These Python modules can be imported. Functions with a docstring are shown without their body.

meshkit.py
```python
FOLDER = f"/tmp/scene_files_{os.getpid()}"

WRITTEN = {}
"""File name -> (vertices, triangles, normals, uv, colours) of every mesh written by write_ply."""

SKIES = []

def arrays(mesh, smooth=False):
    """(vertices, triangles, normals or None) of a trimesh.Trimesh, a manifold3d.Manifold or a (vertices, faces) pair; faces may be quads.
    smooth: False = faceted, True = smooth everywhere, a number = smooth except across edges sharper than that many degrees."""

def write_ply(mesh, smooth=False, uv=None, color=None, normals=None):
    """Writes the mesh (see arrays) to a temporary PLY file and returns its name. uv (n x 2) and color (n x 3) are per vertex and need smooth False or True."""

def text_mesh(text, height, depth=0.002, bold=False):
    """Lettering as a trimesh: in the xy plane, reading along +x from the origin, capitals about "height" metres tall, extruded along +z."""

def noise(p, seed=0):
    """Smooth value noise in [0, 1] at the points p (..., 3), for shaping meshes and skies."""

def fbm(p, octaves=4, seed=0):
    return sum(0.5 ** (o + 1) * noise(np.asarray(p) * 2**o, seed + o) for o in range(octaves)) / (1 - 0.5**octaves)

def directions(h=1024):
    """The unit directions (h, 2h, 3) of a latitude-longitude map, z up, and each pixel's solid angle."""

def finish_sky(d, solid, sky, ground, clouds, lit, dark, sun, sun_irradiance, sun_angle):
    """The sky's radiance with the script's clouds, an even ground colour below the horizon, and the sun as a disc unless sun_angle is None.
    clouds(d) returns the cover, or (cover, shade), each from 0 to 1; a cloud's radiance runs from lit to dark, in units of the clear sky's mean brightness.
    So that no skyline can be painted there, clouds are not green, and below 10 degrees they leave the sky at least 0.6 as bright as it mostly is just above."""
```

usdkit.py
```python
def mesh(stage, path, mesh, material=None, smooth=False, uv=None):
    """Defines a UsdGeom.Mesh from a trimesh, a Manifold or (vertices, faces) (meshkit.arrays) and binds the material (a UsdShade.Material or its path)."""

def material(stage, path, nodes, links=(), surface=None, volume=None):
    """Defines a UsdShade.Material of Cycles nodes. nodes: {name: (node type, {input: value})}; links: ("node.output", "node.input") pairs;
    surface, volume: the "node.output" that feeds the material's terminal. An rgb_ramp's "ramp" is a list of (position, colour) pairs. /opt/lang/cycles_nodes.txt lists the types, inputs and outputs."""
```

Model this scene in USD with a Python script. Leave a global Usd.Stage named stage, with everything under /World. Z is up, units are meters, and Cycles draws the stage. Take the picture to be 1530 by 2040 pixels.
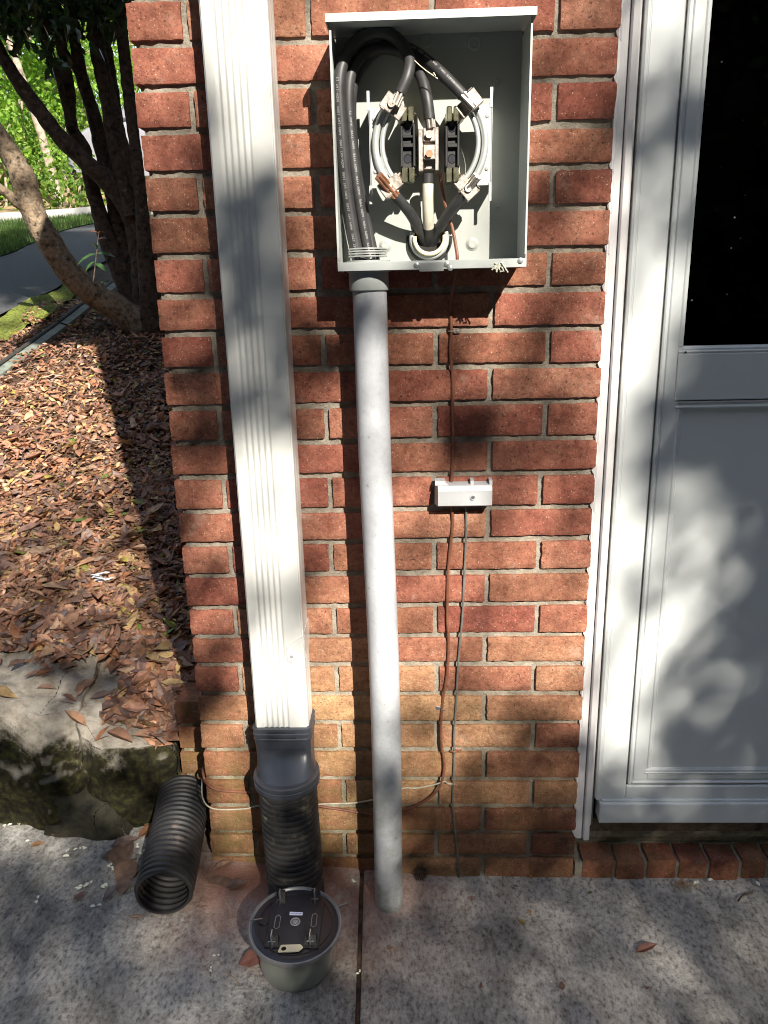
import math, random
import numpy as np, trimesh, usdkit, meshkit
from pxr import Usd, UsdGeom, UsdLux, UsdShade, Gf, Sdf, Vt

stage = Usd.Stage.CreateInMemory()
UsdGeom.SetStageUpAxis(stage, 'Z')
UsdGeom.Xform.Define(stage, '/World')
rng = np.random.default_rng(7)

# ------------------------------------------------------------------ camera, sky, sun, exposure
EXPOSURE = 1.15
CAM = np.array([0.4735, -1.4986, 1.3159])
PITCH, YAW, ROLL, FPX = 0.2855, -0.0340, -0.0235, 1532.0
f_ = np.array([math.sin(YAW) * math.cos(PITCH), math.cos(YAW) * math.cos(PITCH), -math.sin(PITCH)])
r_ = np.cross(f_, [0, 0, 1.0]); r_ /= np.linalg.norm(r_); u_ = np.cross(r_, f_)
c_, s_ = math.cos(ROLL), math.sin(ROLL)
RT, UP, FW = c_ * r_ + s_ * u_, -s_ * r_ + c_ * u_, f_
cam = UsdGeom.Camera.Define(stage, '/World/camera')
cam.CreateHorizontalApertureAttr(36.0); cam.CreateFocalLengthAttr(36.0 * FPX / 1530)
cam.CreateVerticalApertureAttr(48.0); cam.CreateExposureAttr(EXPOSURE); cam.CreateClippingRangeAttr((0.05, 1000.0))
M4 = np.eye(4); M4[0, :3], M4[1, :3], M4[2, :3], M4[3, :3] = RT, UP, -FW, CAM
cam.AddTransformOp().Set(Gf.Matrix4d(*M4.ravel().tolist()))

SUN_A, SUN_B = 0.45, 0.75                     # shadow shift on the wall per metre of depth: left, down
S = np.array([SUN_A, -1.0, SUN_B]); S /= np.linalg.norm(S)     # towards the sun
sun = UsdLux.DistantLight.Define(stage, '/World/sun')
sun.CreateIntensityAttr(1.25); sun.CreateAngleAttr(0.5); sun.CreateColorAttr(Gf.Vec3f(1.0, 0.94, 0.84))
sun.CreateNormalizeAttr(True)
zc = S; xc = np.cross([0, 0, 1.0], zc); xc /= np.linalg.norm(xc); yc = np.cross(zc, xc)
L4 = np.eye(4); L4[0, :3], L4[1, :3], L4[2, :3] = xc, yc, zc
sun.AddTransformOp().Set(Gf.Matrix4d(*L4.ravel().tolist()))
sky = UsdLux.DomeLight.Define(stage, '/World/sky')
skym = usdkit.material(stage, '/World/Looks/sky', {
    'sky': ('sky_texture', {'sky_type': 'single_scattering', 'sun_disc': False, 'sun_elevation': math.asin(S[2]),
                            'sun_rotation': math.atan2(S[0], S[1])}),
    'bg': ('background_shader', {'strength': 0.15}), 'hz': ('hsv', {'saturation': .7})}, [('sky.color', 'hz.color'), ('hz.color', 'bg.color')], surface='bg.background')
UsdShade.MaterialBindingAPI.Apply(sky.GetPrim()).Bind(skym)
sky.GetPrim().SetCustomDataByKey('kind', 'structure')

# ------------------------------------------------------------------ helpers
def ray(px, py):
    d = (px - 765) / FPX * RT - (py - 1020) / FPX * UP + FW
    return d
def at(px, py, y=0.0):                          # a pixel of the photograph to the point on the plane y
    d = ray(px, py); return CAM + (y - CAM[1]) / d[1] * d
def atz(px, py, z=0.0):
    d = ray(px, py); return CAM + (z - CAM[2]) / d[2] * d
def fbm(p, o=3, s=0): return meshkit.fbm(np.asarray(p, float), o, s)

class Thing:
    def __init__(s, path, loc): s.path, s.loc = path, np.asarray(loc, float)
used = {}
def free(parent, name):
    k = used.get((parent, name), 0); used[(parent, name)] = k + 1
    return f'{parent}/{name}' + (f'_{k:03d}' if k else '')
def meta(prim, label=None, cat=None, group=None, kind=None):
    for k, v in (('label', label), ('category', cat), ('group', group), ('kind', kind)):
        if v: prim.SetCustomDataByKey(k, v)
def thing(name, label, cat, loc=(0, 0, 0), group=None, kind=None):
    p = free('/World', name); x = UsdGeom.Xform.Define(stage, p); x.AddTranslateOp().Set(Gf.Vec3d(*map(float, loc)))
    meta(x.GetPrim(), label, cat, group, kind); return Thing(p, loc)
def put(path, mesh, mat, smooth, tint, shift):
    if isinstance(mesh, (list, tuple)) and len(mesh) and isinstance(mesh[0], trimesh.Trimesh): mesh = trimesh.util.concatenate(list(mesh))
    if isinstance(mesh, trimesh.Trimesh): v, f = np.array(mesh.vertices), np.array(mesh.faces)
    else: v, f = np.asarray(mesh[0], float), np.asarray(mesh[1])
    g = usdkit.mesh(stage, path, (v - shift, f), M[mat], smooth)
    if tint is not None:
        t = np.asarray(tint, float); c = t.ndim == 1
        UsdGeom.PrimvarsAPI(g).CreatePrimvar('tint', Sdf.ValueTypeNames.Color3fArray, 'constant' if c else 'vertex').Set(
            Vt.Vec3fArray.FromNumpy(np.atleast_2d(t).astype(np.float32)))
    return g
def part(parent, name, mesh, mat, smooth=35, tint=None, label=None, kind=None):
    p = free(parent.path, name); g = put(p, mesh, mat, smooth, tint, parent.loc)
    meta(g.GetPrim(), label, None, None, kind); return Thing(p, parent.loc)
def solo(name, mesh, mat, label=None, cat=None, group=None, kind=None, smooth=35, tint=None, loc=(0, 0, 0)):
    p = free('/World', name); g = put(p, mesh, mat, smooth, tint, np.asarray(loc, float))
    g.AddTranslateOp().Set(Gf.Vec3d(*map(float, loc))); meta(g.GetPrim(), label, cat, group, kind); return Thing(p, loc)

def bx(x0, x1, y0, y1, z0, z1, b=0.0):
    if b <= 0:
        m = trimesh.creation.box((x1 - x0, y1 - y0, z1 - z0)); m.apply_translation(((x0 + x1) / 2, (y0 + y1) / 2, (z0 + z1) / 2)); return m
    P = []
    for x, sx in ((x0, 1), (x1, -1)):
        for y, sy in ((y0, 1), (y1, -1)):
            for z, sz in ((z0, 1), (z1, -1)):
                P += [(x, y + sy * b, z + sz * b), (x + sx * b, y, z + sz * b), (x + sx * b, y + sy * b, z)]
    return hull(P)
def hull(P): return trimesh.convex.convex_hull(np.asarray(P, float))
def spline(P, n=40):
    P = np.asarray(P, float); P = np.vstack([2 * P[0] - P[1], P, 2 * P[-1] - P[-2]]); k = len(P) - 3; out = []
    for t in np.linspace(0, k - 1e-9, n):
        i = int(t); t -= i; a, b, c, d = P[i:i + 4]
        out.append(.5 * (2 * b + (c - a) * t + (2 * a - 5 * b + 4 * c - d) * t * t + (3 * b - a - 3 * c + d) * t ** 3))
    return np.array(out)
def tube(P, r, sides=12, cap=True, lump=0.0, seed=0):
    P = np.asarray(P, float); n = len(P); r = np.broadcast_to(np.asarray(r, float), (n,))
    T = np.gradient(P, axis=0); T /= np.linalg.norm(T, axis=1, keepdims=True) + 1e-12
    a = np.cross(T[0], [0, 0, 1.0] if abs(T[0][2]) < .9 else [1.0, 0, 0]); a /= np.linalg.norm(a)
    ang = np.arange(sides) * 2 * np.pi / sides; V = []
    for i in range(n):
        a = a - T[i] * (a @ T[i]); a /= np.linalg.norm(a); b = np.cross(T[i], a)
        V.append(P[i] + r[i] * (np.cos(ang)[:, None] * a + np.sin(ang)[:, None] * b))
    V = np.array(V)
    if lump:
        q = V.reshape(-1, 3); c = np.repeat(P, sides, 0); k = 1 + lump * (fbm(q * 22 + seed, 3, seed) - .5) * 2
        V = (c + (q - c) * k[:, None]).reshape(V.shape)
    i, j = np.meshgrid(np.arange(n - 1), np.arange(sides), indexing='ij'); j2 = (j + 1) % sides
    q = np.stack([i * sides + j, i * sides + j2, (i + 1) * sides + j2, (i + 1) * sides + j], -1).reshape(-1, 4)
    F = np.vstack([q[:, [0, 1, 2]], q[:, [0, 2, 3]]]); v = V.reshape(-1, 3)
    if cap:
        v = np.vstack([v, P[0], P[-1]]); k = np.arange(sides); k2 = (k + 1) % sides; e = (n - 1) * sides
        F = np.vstack([F, np.stack([k2, k, np.full(sides, n * sides)], 1), np.stack([e + k, e + k2, np.full(sides, n * sides + 1)], 1)])
    m = trimesh.Trimesh(v, F[:, ::1], process=False)
    return m
def lathe(prof, n=32):                           # prof: (r, z) pairs
    return trimesh.creation.revolve(np.asarray(prof, float), sections=n)
def move(m, loc=(0, 0, 0), R=None):
    m = m.copy()
    if R is not None: T = np.eye(4); T[:3, :3] = R; m.apply_transform(T)
    m.apply_translation(loc); return m
def rot(axis, deg): return trimesh.transformations.rotation_matrix(math.radians(deg), axis)[:3, :3]
def frame(z, x=None):                            # rotation whose third column is z
    z = np.asarray(z, float) / np.linalg.norm(z); x = np.asarray(x if x is not None else ([1, 0, 0] if abs(z[0]) < .9 else [0, 1, 0]), float)
    x = x - z * (x @ z); x /= np.linalg.norm(x); return np.stack([x, np.cross(z, x), z], 1)
def cyl(a, b, r, n=16):
    a, b = np.asarray(a, float), np.asarray(b, float)
    m = trimesh.creation.cylinder(r, np.linalg.norm(b - a), sections=n); return move(m, (a + b) / 2, frame(b - a))
def sheet(xs, ys, zf):                           # heightfield grid
    X, Yg = np.meshgrid(xs, ys, indexing='ij'); Zg = zf(X, Yg)
    n, m = X.shape; i, j = np.meshgrid(np.arange(n - 1), np.arange(m - 1), indexing='ij'); k = i * m + j
    F = np.stack([k, k + m, k + m + 1, k + 1], -1).reshape(-1, 4)
    return np.stack([X, Yg, Zg], -1).reshape(-1, 3), np.vstack([F[:, [0, 1, 2]], F[:, [0, 2, 3]]])
def extrude_x(poly_yz, x0, x1):
    """profile in (y, z), counter-clockwise, extruded along x"""
    from shapely.geometry import Polygon
    m = trimesh.creation.extrude_polygon(Polygon(poly_yz), x1 - x0, engine='earcut')
    v = m.vertices.copy(); m.vertices = np.stack([v[:, 2] + x0, v[:, 0], v[:, 1]], 1); return m
def extrude_z(poly_xy, z0, z1):
    from shapely.geometry import Polygon
    m = trimesh.creation.extrude_polygon(Polygon(poly_xy), z1 - z0, engine='earcut'); m.apply_translation((0, 0, z0)); return m
def extrude_y(poly_xz, y0, y1):
    from shapely.geometry import Polygon
    m = trimesh.creation.extrude_polygon(Polygon(poly_xz), y1 - y0, engine='earcut')
    v = m.vertices.copy(); m.vertices = np.stack([v[:, 0], y1 - v[:, 2], v[:, 1]], 1); return m

# ------------------------------------------------------------------ materials
M = {}
def mat(name, nodes, links, surface='p.BSDF'): M[name] = usdkit.material(stage, '/World/Looks/' + name, nodes, links, surface=surface)
def plain(name, col, rough=.5, metal=0., vary=.12, scale=9., bump=0., bscale=120., spec=.5, coat=0., dirt=None):
    """a colour with some mottling, gentle relief and optional dirt"""
    c = np.asarray(col, float); d = np.clip(c * (1 - vary * 2), 0, 1); e = np.clip(c * (1 + vary), 0, .95)
    N = {'g': ('geometry', {}), 'n': ('noise_texture', {'scale': scale, 'detail': 6., 'roughness': .65}),
         'r': ('rgb_ramp', {'ramp': [(.3, d), (.52, c), (.75, e)]}),
         'p': ('principled_bsdf', {'roughness': rough, 'metallic': metal, 'specular_ior_level': spec, 'coat_weight': coat})}
    K = [('g.position', 'n.vector'), ('n.fac', 'r.fac')]; out = 'r.color'
    if dirt:
        N['dn'] = ('noise_texture', {'scale': dirt[1], 'detail': 8., 'roughness': .7}); N['dr'] = ('rgb_ramp', {'ramp': [(dirt[2], (0, 0, 0)), (dirt[2] + .12, (1, 1, 1))]})
        N['dm'] = ('mix', {'color2': dirt[0]}); K += [('g.position', 'dn.vector'), ('dn.fac', 'dr.fac'), ('dr.color', 'dm.fac'), (out, 'dm.color1')]; out = 'dm.color'
    K.append((out, 'p.base_color'))
    if bump:
        N['b'] = ('noise_texture', {'scale': bscale, 'detail': 5.}); N['bu'] = ('bump', {'strength': .6, 'distance': bump})
        K += [('g.position', 'b.vector'), ('b.fac', 'bu.height'), ('bu.normal', 'p.normal')]
    mat(name, N, K)
def footdirt():
    N = {'g': ('geometry', {}), 'x': ('separate_xyz', {}), 'z': ('map_range', {'from_min': .55, 'from_max': -.03, 'to_min': 0., 'to_max': 1., 'clamp': True}), 'n': ('noise_texture', {'scale': 14., 'detail': 8., 'roughness': .7}), 'r': ('map_range', {'from_min': .42, 'from_max': .62, 'to_min': .1, 'to_max': .9, 'clamp': True}),
         'm': ('math', {'math_type': 'multiply'}), 'n2': ('noise_texture', {'scale': 90., 'detail': 6., 'roughness': .7}), 'r2': ('rgb_ramp', {'ramp': [(.28, (.16, .16, .16)), (.36, (.44, .45, .47)), (.6, (.50, .51, .535))]}), 'c': ('mix', {'color2': (.17, .185, .13)}), 'p': ('principled_bsdf', {'roughness': .5})}
    mat('pvc_grey', N, [('g.position', 'x.vector'), ('x.z', 'z.value'), ('g.position', 'n.vector'), ('n.fac', 'r.value'), ('z.result', 'm.value1'), ('r.result', 'm.value2'), ('m.value', 'c.fac'), ('g.position', 'n2.vector'), ('n2.fac', 'r2.fac'), ('r2.color', 'c.color1'), ('c.color', 'p.base_color')])
footdirt()
def leafmat(name, ramp=None, rough=.5, trans=.35, tcol=(1.1, 1.15, .6), spec=.4):
    N = {'a': ('attribute', {'attribute': 'tint'}), 'g': ('geometry', {}), 'n': ('noise_texture', {'scale': 60., 'detail': 4.}),
         'v': ('map_range', {'from_min': .3, 'from_max': .7, 'to_min': .6, 'to_max': 1.3}), 'm': ('vector_math', {'math_type': 'multiply'}),
         'p': ('principled_bsdf', {'roughness': rough, 'specular_ior_level': spec}), 't': ('translucent_bsdf', {}),
         'tm': ('vector_math', {'math_type': 'multiply', 'vector2': tcol}), 'x': ('mix_closure', {'fac': trans})}
    mat(name, N, [('g.position', 'n.vector'), ('n.fac', 'v.value'), ('a.color', 'm.vector1'), ('v.result', 'm.vector2'), ('m.vector', 'p.base_color'),
                  ('m.vector', 'tm.vector1'), ('tm.vector', 't.color'), ('p.BSDF', 'x.closure1'), ('t.BSDF', 'x.closure2')], 'x.closure')

# bricks: tint = (tone 0..1, tan glaze 0..1, offset); soot, pale specks, lime and algae lie on top
def brickmat(name, mortar=False):
    N = {'g': ('geometry', {}), 'sx': ('separate_xyz', {}), 'p': ('principled_bsdf', {'roughness': .9, 'specular_ior_level': .25})}
    K = [('g.position', 'sx.vector')]
    if mortar:
        N['n'] = ('noise_texture', {'scale': 45., 'detail': 8., 'roughness': .75})
        N['r'] = ('rgb_ramp', {'ramp': [(.28, (.20, .172, .14)), (.5, (.36, .32, .255)), (.72, (.50, .45, .37))]})
        K += [('g.position', 'n.vector'), ('n.fac', 'r.fac')]; col = 'r.color'
    else:
        N['a'] = ('attribute', {'attribute': 'tint'}); N['s'] = ('separate_color', {}); N['off'] = ('vector_math', {'math_type': 'multiply_add', 'vector2': (1, 1, 1)})
        N['os'] = ('vector_math', {'math_type': 'scale', 'scale': 7.0})
        N['n'] = ('noise_texture', {'scale': 14., 'detail': 7., 'roughness': .62}); N['m1'] = ('math', {'math_type': 'multiply_add', 'value2': .62})
        N['r'] = ('rgb_ramp', {'ramp': [(.08, (.075, .036, .028)), (.32, (.155, .056, .042)), (.50, (.28, .088, .060)), (.70, (.37, .142, .092)), (.95, (.47, .23, .145))]})
        N['th'] = ('math', {'math_type': 'multiply', 'value2': .62})
        K += [('a.color', 's.color'), ('a.color', 'os.vector1'), ('g.position', 'off.vector1'), ('os.vector', 'off.vector3'), ('off.vector', 'n.vector'), ('s.r', 'th.value1'),
              ('n.fac', 'm1.value1'), ('th.value', 'm1.value3'), ('m1.value', 'r.fac')]
        # tan glaze in patches
        N['gn'] = ('noise_texture', {'scale': 42., 'detail': 9., 'roughness': .78}); N['gm'] = ('math', {'math_type': 'multiply_add', 'value2': 1.5, 'value3': -.95})
        N['gs'] = ('math', {'math_type': 'add', 'use_clamp': True}); N['gf'] = ('math', {'math_type': 'multiply', 'use_clamp': True}); N['gx'] = ('mix', {'color2': (.47, .30, .15)})
        K += [('off.vector', 'gn.vector'), ('gn.fac', 'gm.value1'), ('gm.value', 'gs.value1'), ('s.g', 'gs.value2'), ('gs.value', 'gf.value1'), ('s.g', 'gf.value2'), ('gf.value', 'gx.fac'), ('r.color', 'gx.color1')]
        # pale grit specks and dark pits
        N['v'] = ('voronoi_texture', {'scale': 190.}); N['vr'] = ('rgb_ramp', {'ramp': [(.10, (1, 1, 1)), (.24, (0, 0, 0))]}); N['vx'] = ('mix', {'color2': (.62, .46, .33)})
        N['vc'] = ('separate_color', {}); N['vg'] = ('math', {'math_type': 'greater_than', 'value2': .70}); N['vm'] = ('math', {'math_type': 'multiply'})
        K += [('g.position', 'v.vector'), ('v.distance', 'vr.fac'), ('v.color', 'vc.color'), ('vc.r', 'vg.value1'), ('vg.value', 'vm.value1'), ('vr.color', 'vm.value2'), ('vm.value', 'vx.fac'), ('gx.color', 'vx.color1')]
        N['w'] = ('noise_texture', {'scale': 230., 'detail': 3.}); N['wr'] = ('rgb_ramp', {'ramp': [(.30, (1, 1, 1)), (.40, (0, 0, 0))]}); N['wx'] = ('mix', {'color2': (.06, .028, .02)})
        N['wf'] = ('math', {'math_type': 'multiply', 'value2': .75})
        K += [('g.position', 'w.vector'), ('w.fac', 'wr.fac'), ('wr.color', 'wf.value1'), ('wf.value', 'wx.fac'), ('vx.color', 'wx.color1')]
        N['h'] = ('noise_texture', {'scale': 95., 'detail': 6., 'roughness': .8}); N['hr'] = ('rgb_ramp', {'ramp': [(.30, (.50, .48, .48)), (.50, (1., 1., 1.)), (.70, (1.38, 1.45, 1.5))]}); N['hx'] = ('mix', {'mix_type': 'multiply', 'fac': .9})
        N['e'] = ('noise_texture', {'scale': 24., 'detail': 4., 'roughness': .6}); N['er'] = ('rgb_ramp', {'ramp': [(.33, (.62, .58, .58)), (.52, (1., 1., 1.)), (.7, (1.15, 1.2, 1.2))]}); N['ex'] = ('mix', {'mix_type': 'multiply', 'fac': .8})
        K += [('g.position', 'h.vector'), ('h.fac', 'hr.fac'), ('wx.color', 'hx.color1'), ('hr.color', 'hx.color2'), ('off.vector', 'e.vector'), ('e.fac', 'er.fac'), ('hx.color', 'ex.color1'), ('er.color', 'ex.color2')]; col = 'ex.color'
    # lime wash blotches
    N['ln'] = ('noise_texture', {'scale': 10., 'detail': 9., 'roughness': .8}); N['lr'] = ('rgb_ramp', {'ramp': [(.56, (0, 0, 0)), (.80, (.6, .6, .6))]}); N['lx'] = ('mix', {'color2': (.52, .46, .38)})
    K += [('g.position', 'ln.vector'), ('ln.fac', 'lr.fac'), ('lr.color', 'lx.fac'), (col, 'lx.color1')]
    # green algae low down, thickest at the downspout side
    N['az'] = ('map_range', {'from_min': .52, 'from_max': .14, 'to_min': 0., 'to_max': 1., 'clamp': True}); N['ax'] = ('map_range', {'from_min': .75, 'from_max': .05, 'to_min': .45, 'to_max': 1., 'clamp': True})
    N['an'] = ('noise_texture', {'scale': 9., 'detail': 7., 'roughness': .7}); N['ar'] = ('map_range', {'from_min': .38, 'from_max': .62, 'to_min': .25, 'to_max': 1., 'clamp': True})
    N['a1'] = ('math', {'math_type': 'multiply'}); N['a2'] = ('math', {'math_type': 'multiply'}); N['a3'] = ('math', {'math_type': 'multiply', 'value2': .60 if mortar else .66}); N['ag'] = ('mix', {'color2': (.17, .165, .045)})
    K += [('sx.z', 'az.value'), ('sx.x', 'ax.value'), ('g.position', 'an.vector'), ('an.fac', 'ar.value'), ('az.result', 'a1.value1'), ('ax.result', 'a1.value2'), ('a1.value', 'a2.value1'), ('ar.result', 'a2.value2'), ('a2.value', 'a3.value1'), ('a3.value', 'ag.fac'), ('lx.color', 'ag.color1')]
    N['b1'] = ('noise_texture', {'scale': 160. if mortar else 110., 'detail': 8., 'roughness': .72}); N['bu'] = ('bump', {'strength': 1., 'distance': .005 if mortar else .0034})
    K += [('g.position', 'b1.vector'), ('b1.fac', 'bu.height'), ('bu.normal', 'p.normal'), ('ag.color', 'p.base_color')]
    mat(name, N, K)
brickmat('brick'); brickmat('mortar', True)

def concretemat():
    N = {'g': ('geometry', {}), 'sx': ('separate_xyz', {}), 'mp': ('mapping', {'scale': (1., .62, 1.)}),
         'n1': ('noise_texture', {'scale': 5., 'detail': 8., 'roughness': .62}), 'r1': ('rgb_ramp', {'ramp': [(.3, (.40, .375, .34)), (.5, (.47, .445, .41)), (.7, (.53, .505, .47))]}),
         'n2': ('noise_texture', {'scale': 120., 'detail': 6., 'roughness': .72}), 'r2': ('rgb_ramp', {'ramp': [(.36, (.26, .26, .265)), (.46, (.80, .80, .80)), (.62, (1.22, 1.21, 1.19))]}), 'm2': ('mix', {'mix_type': 'multiply', 'fac': .9}),
         'n5': ('noise_texture', {'scale': 28., 'detail': 5., 'roughness': .6}), 'r5': ('rgb_ramp', {'ramp': [(.40, (.72, .71, .70)), (.54, (1.04, 1.04, 1.04))]}), 'm5': ('mix', {'mix_type': 'multiply', 'fac': .85}),
         # brick dust by the foot of the wall
         'dy': ('map_range', {'from_min': -.34, 'from_max': -.06, 'to_min': 0., 'to_max': 1., 'clamp': True}), 'dx': ('map_range', {'from_min': .62, 'from_max': .30, 'to_min': 0., 'to_max': 1., 'clamp': True}),
         'n3': ('noise_texture', {'scale': 7., 'detail': 8., 'roughness': .65}), 'r3': ('map_range', {'from_min': .30, 'from_max': .55, 'to_min': 0., 'to_max': 1., 'clamp': True}),
         'dx2': ('map_range', {'from_min': -.16, 'from_max': .03, 'to_min': 0., 'to_max': 1., 'clamp': True}), 'd0': ('math', {'math_type': 'multiply'}), 'd1': ('math', {'math_type': 'multiply'}), 'd2': ('math', {'math_type': 'multiply'}), 'd3': ('math', {'math_type': 'multiply', 'value2': 1.0, 'use_clamp': True}), 'dm': ('mix', {'color2': (.42, .215, .15)}),
         # moss towards the stones
         'mx': ('map_range', {'from_min': -.05, 'from_max': -.4, 'to_min': 0., 'to_max': 1., 'clamp': True}), 'my': ('map_range', {'from_min': -.22, 'from_max': .12, 'to_min': 0., 'to_max': 1., 'clamp': True}),
         'n4': ('noise_texture', {'scale': 11., 'detail': 8., 'roughness': .7}), 'r4': ('map_range', {'from_min': .46, 'from_max': .62, 'to_min': 0., 'to_max': .8, 'clamp': True}), 'e1': ('math', {'math_type': 'multiply'}), 'e2': ('math', {'math_type': 'multiply'}), 'em': ('mix', {'color2': (.07, .065, .03)}),
         'k1': ('noise_texture', {'scale': 3.2, 'detail': 5., 'roughness': .6, 'distortion': .6}), 'k2': ('rgb_ramp', {'ramp': [(.36, (.66, .63, .60)), (.55, (1.02, 1.01, 1.)), (.72, (1.12, 1.12, 1.12))]}), 'k3': ('mix', {'mix_type': 'multiply', 'fac': .8}), 'b': ('noise_texture', {'scale': 130., 'detail': 7., 'roughness': .7}), 'bu': ('bump', {'strength': 1., 'distance': .006}), 'p': ('principled_bsdf', {'roughness': .92, 'specular_ior_level': .25})}
    K = [('g.position', 'sx.vector'), ('g.position', 'mp.vector'), ('g.position', 'n1.vector'), ('n1.fac', 'r1.fac'), ('mp.vector', 'n2.vector'), ('n2.fac', 'r2.fac'), ('r1.color', 'm2.color1'), ('r2.color', 'm2.color2'),
         ('mp.vector', 'n5.vector'), ('n5.fac', 'r5.fac'), ('m2.color', 'm5.color1'), ('r5.color', 'm5.color2'),
         ('sx.y', 'dy.value'), ('sx.x', 'dx.value'), ('g.position', 'n3.vector'), ('n3.fac', 'r3.value'), ('dy.result', 'd1.value1'), ('sx.x', 'dx2.value'), ('dx.result', 'd0.value1'), ('dx2.result', 'd0.value2'), ('d0.value', 'd1.value2'), ('d1.value', 'd2.value1'), ('r3.result', 'd2.value2'), ('d2.value', 'd3.value1'), ('d3.value', 'dm.fac'), ('m5.color', 'dm.color1'),
         ('sx.x', 'mx.value'), ('sx.y', 'my.value'), ('g.position', 'n4.vector'), ('n4.fac', 'r4.value'), ('mx.result', 'e1.value1'), ('my.result', 'e1.value2'), ('e1.value', 'e2.value1'), ('r4.result', 'e2.value2'), ('e2.value', 'em.fac'), ('dm.color', 'em.color1'),
         ('g.position', 'k1.vector'), ('k1.fac', 'k2.fac'), ('em.color', 'k3.color1'), ('k2.color', 'k3.color2'), ('k3.color', 'p.base_color'), ('g.position', 'b.vector'), ('b.fac', 'bu.height'), ('bu.normal', 'p.normal')]
    mat('concrete', N, K)
concretemat()

def stonemat():
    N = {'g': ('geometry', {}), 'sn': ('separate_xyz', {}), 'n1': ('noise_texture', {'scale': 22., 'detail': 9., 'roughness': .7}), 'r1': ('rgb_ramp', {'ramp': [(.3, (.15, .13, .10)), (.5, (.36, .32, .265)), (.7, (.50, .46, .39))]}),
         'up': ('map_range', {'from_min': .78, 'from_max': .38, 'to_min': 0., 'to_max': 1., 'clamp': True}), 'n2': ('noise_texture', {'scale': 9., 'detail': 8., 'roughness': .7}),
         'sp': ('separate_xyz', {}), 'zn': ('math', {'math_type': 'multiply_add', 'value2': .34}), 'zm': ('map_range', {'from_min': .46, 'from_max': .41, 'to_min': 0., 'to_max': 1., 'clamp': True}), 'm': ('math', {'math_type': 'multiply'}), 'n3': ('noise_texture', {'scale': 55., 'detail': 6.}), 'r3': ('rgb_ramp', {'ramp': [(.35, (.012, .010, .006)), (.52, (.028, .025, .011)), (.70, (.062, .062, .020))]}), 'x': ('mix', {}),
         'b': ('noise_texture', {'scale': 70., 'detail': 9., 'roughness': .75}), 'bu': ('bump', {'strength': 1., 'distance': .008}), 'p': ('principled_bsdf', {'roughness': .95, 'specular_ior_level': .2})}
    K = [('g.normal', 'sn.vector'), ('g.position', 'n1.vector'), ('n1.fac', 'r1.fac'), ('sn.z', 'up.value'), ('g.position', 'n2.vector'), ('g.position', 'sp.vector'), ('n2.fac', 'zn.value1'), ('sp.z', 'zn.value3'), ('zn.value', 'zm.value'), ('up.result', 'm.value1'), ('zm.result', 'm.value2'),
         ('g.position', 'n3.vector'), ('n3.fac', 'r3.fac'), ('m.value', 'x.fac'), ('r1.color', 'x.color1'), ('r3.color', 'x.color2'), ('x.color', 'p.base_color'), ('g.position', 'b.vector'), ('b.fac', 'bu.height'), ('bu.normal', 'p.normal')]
    mat('stone', N, K)
stonemat()
plain('mossy_stone', (.032, .028, .016), .95, vary=.5, scale=18., bump=.01, bscale=80., dirt=((.17, .15, .11), 9., .60))
plain('soil', (.075, .045, .028), .95, vary=.45, scale=30., bump=.012, bscale=70.)
plain('forest_soil', (.30, .21, .11), .95, vary=.4, scale=6., bump=.03, bscale=30.)
plain('asphalt', (.072, .073, .075), .85, vary=.25, scale=60., bump=.004, bscale=220., dirt=((.16, .15, .13), 26., .66))
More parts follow.
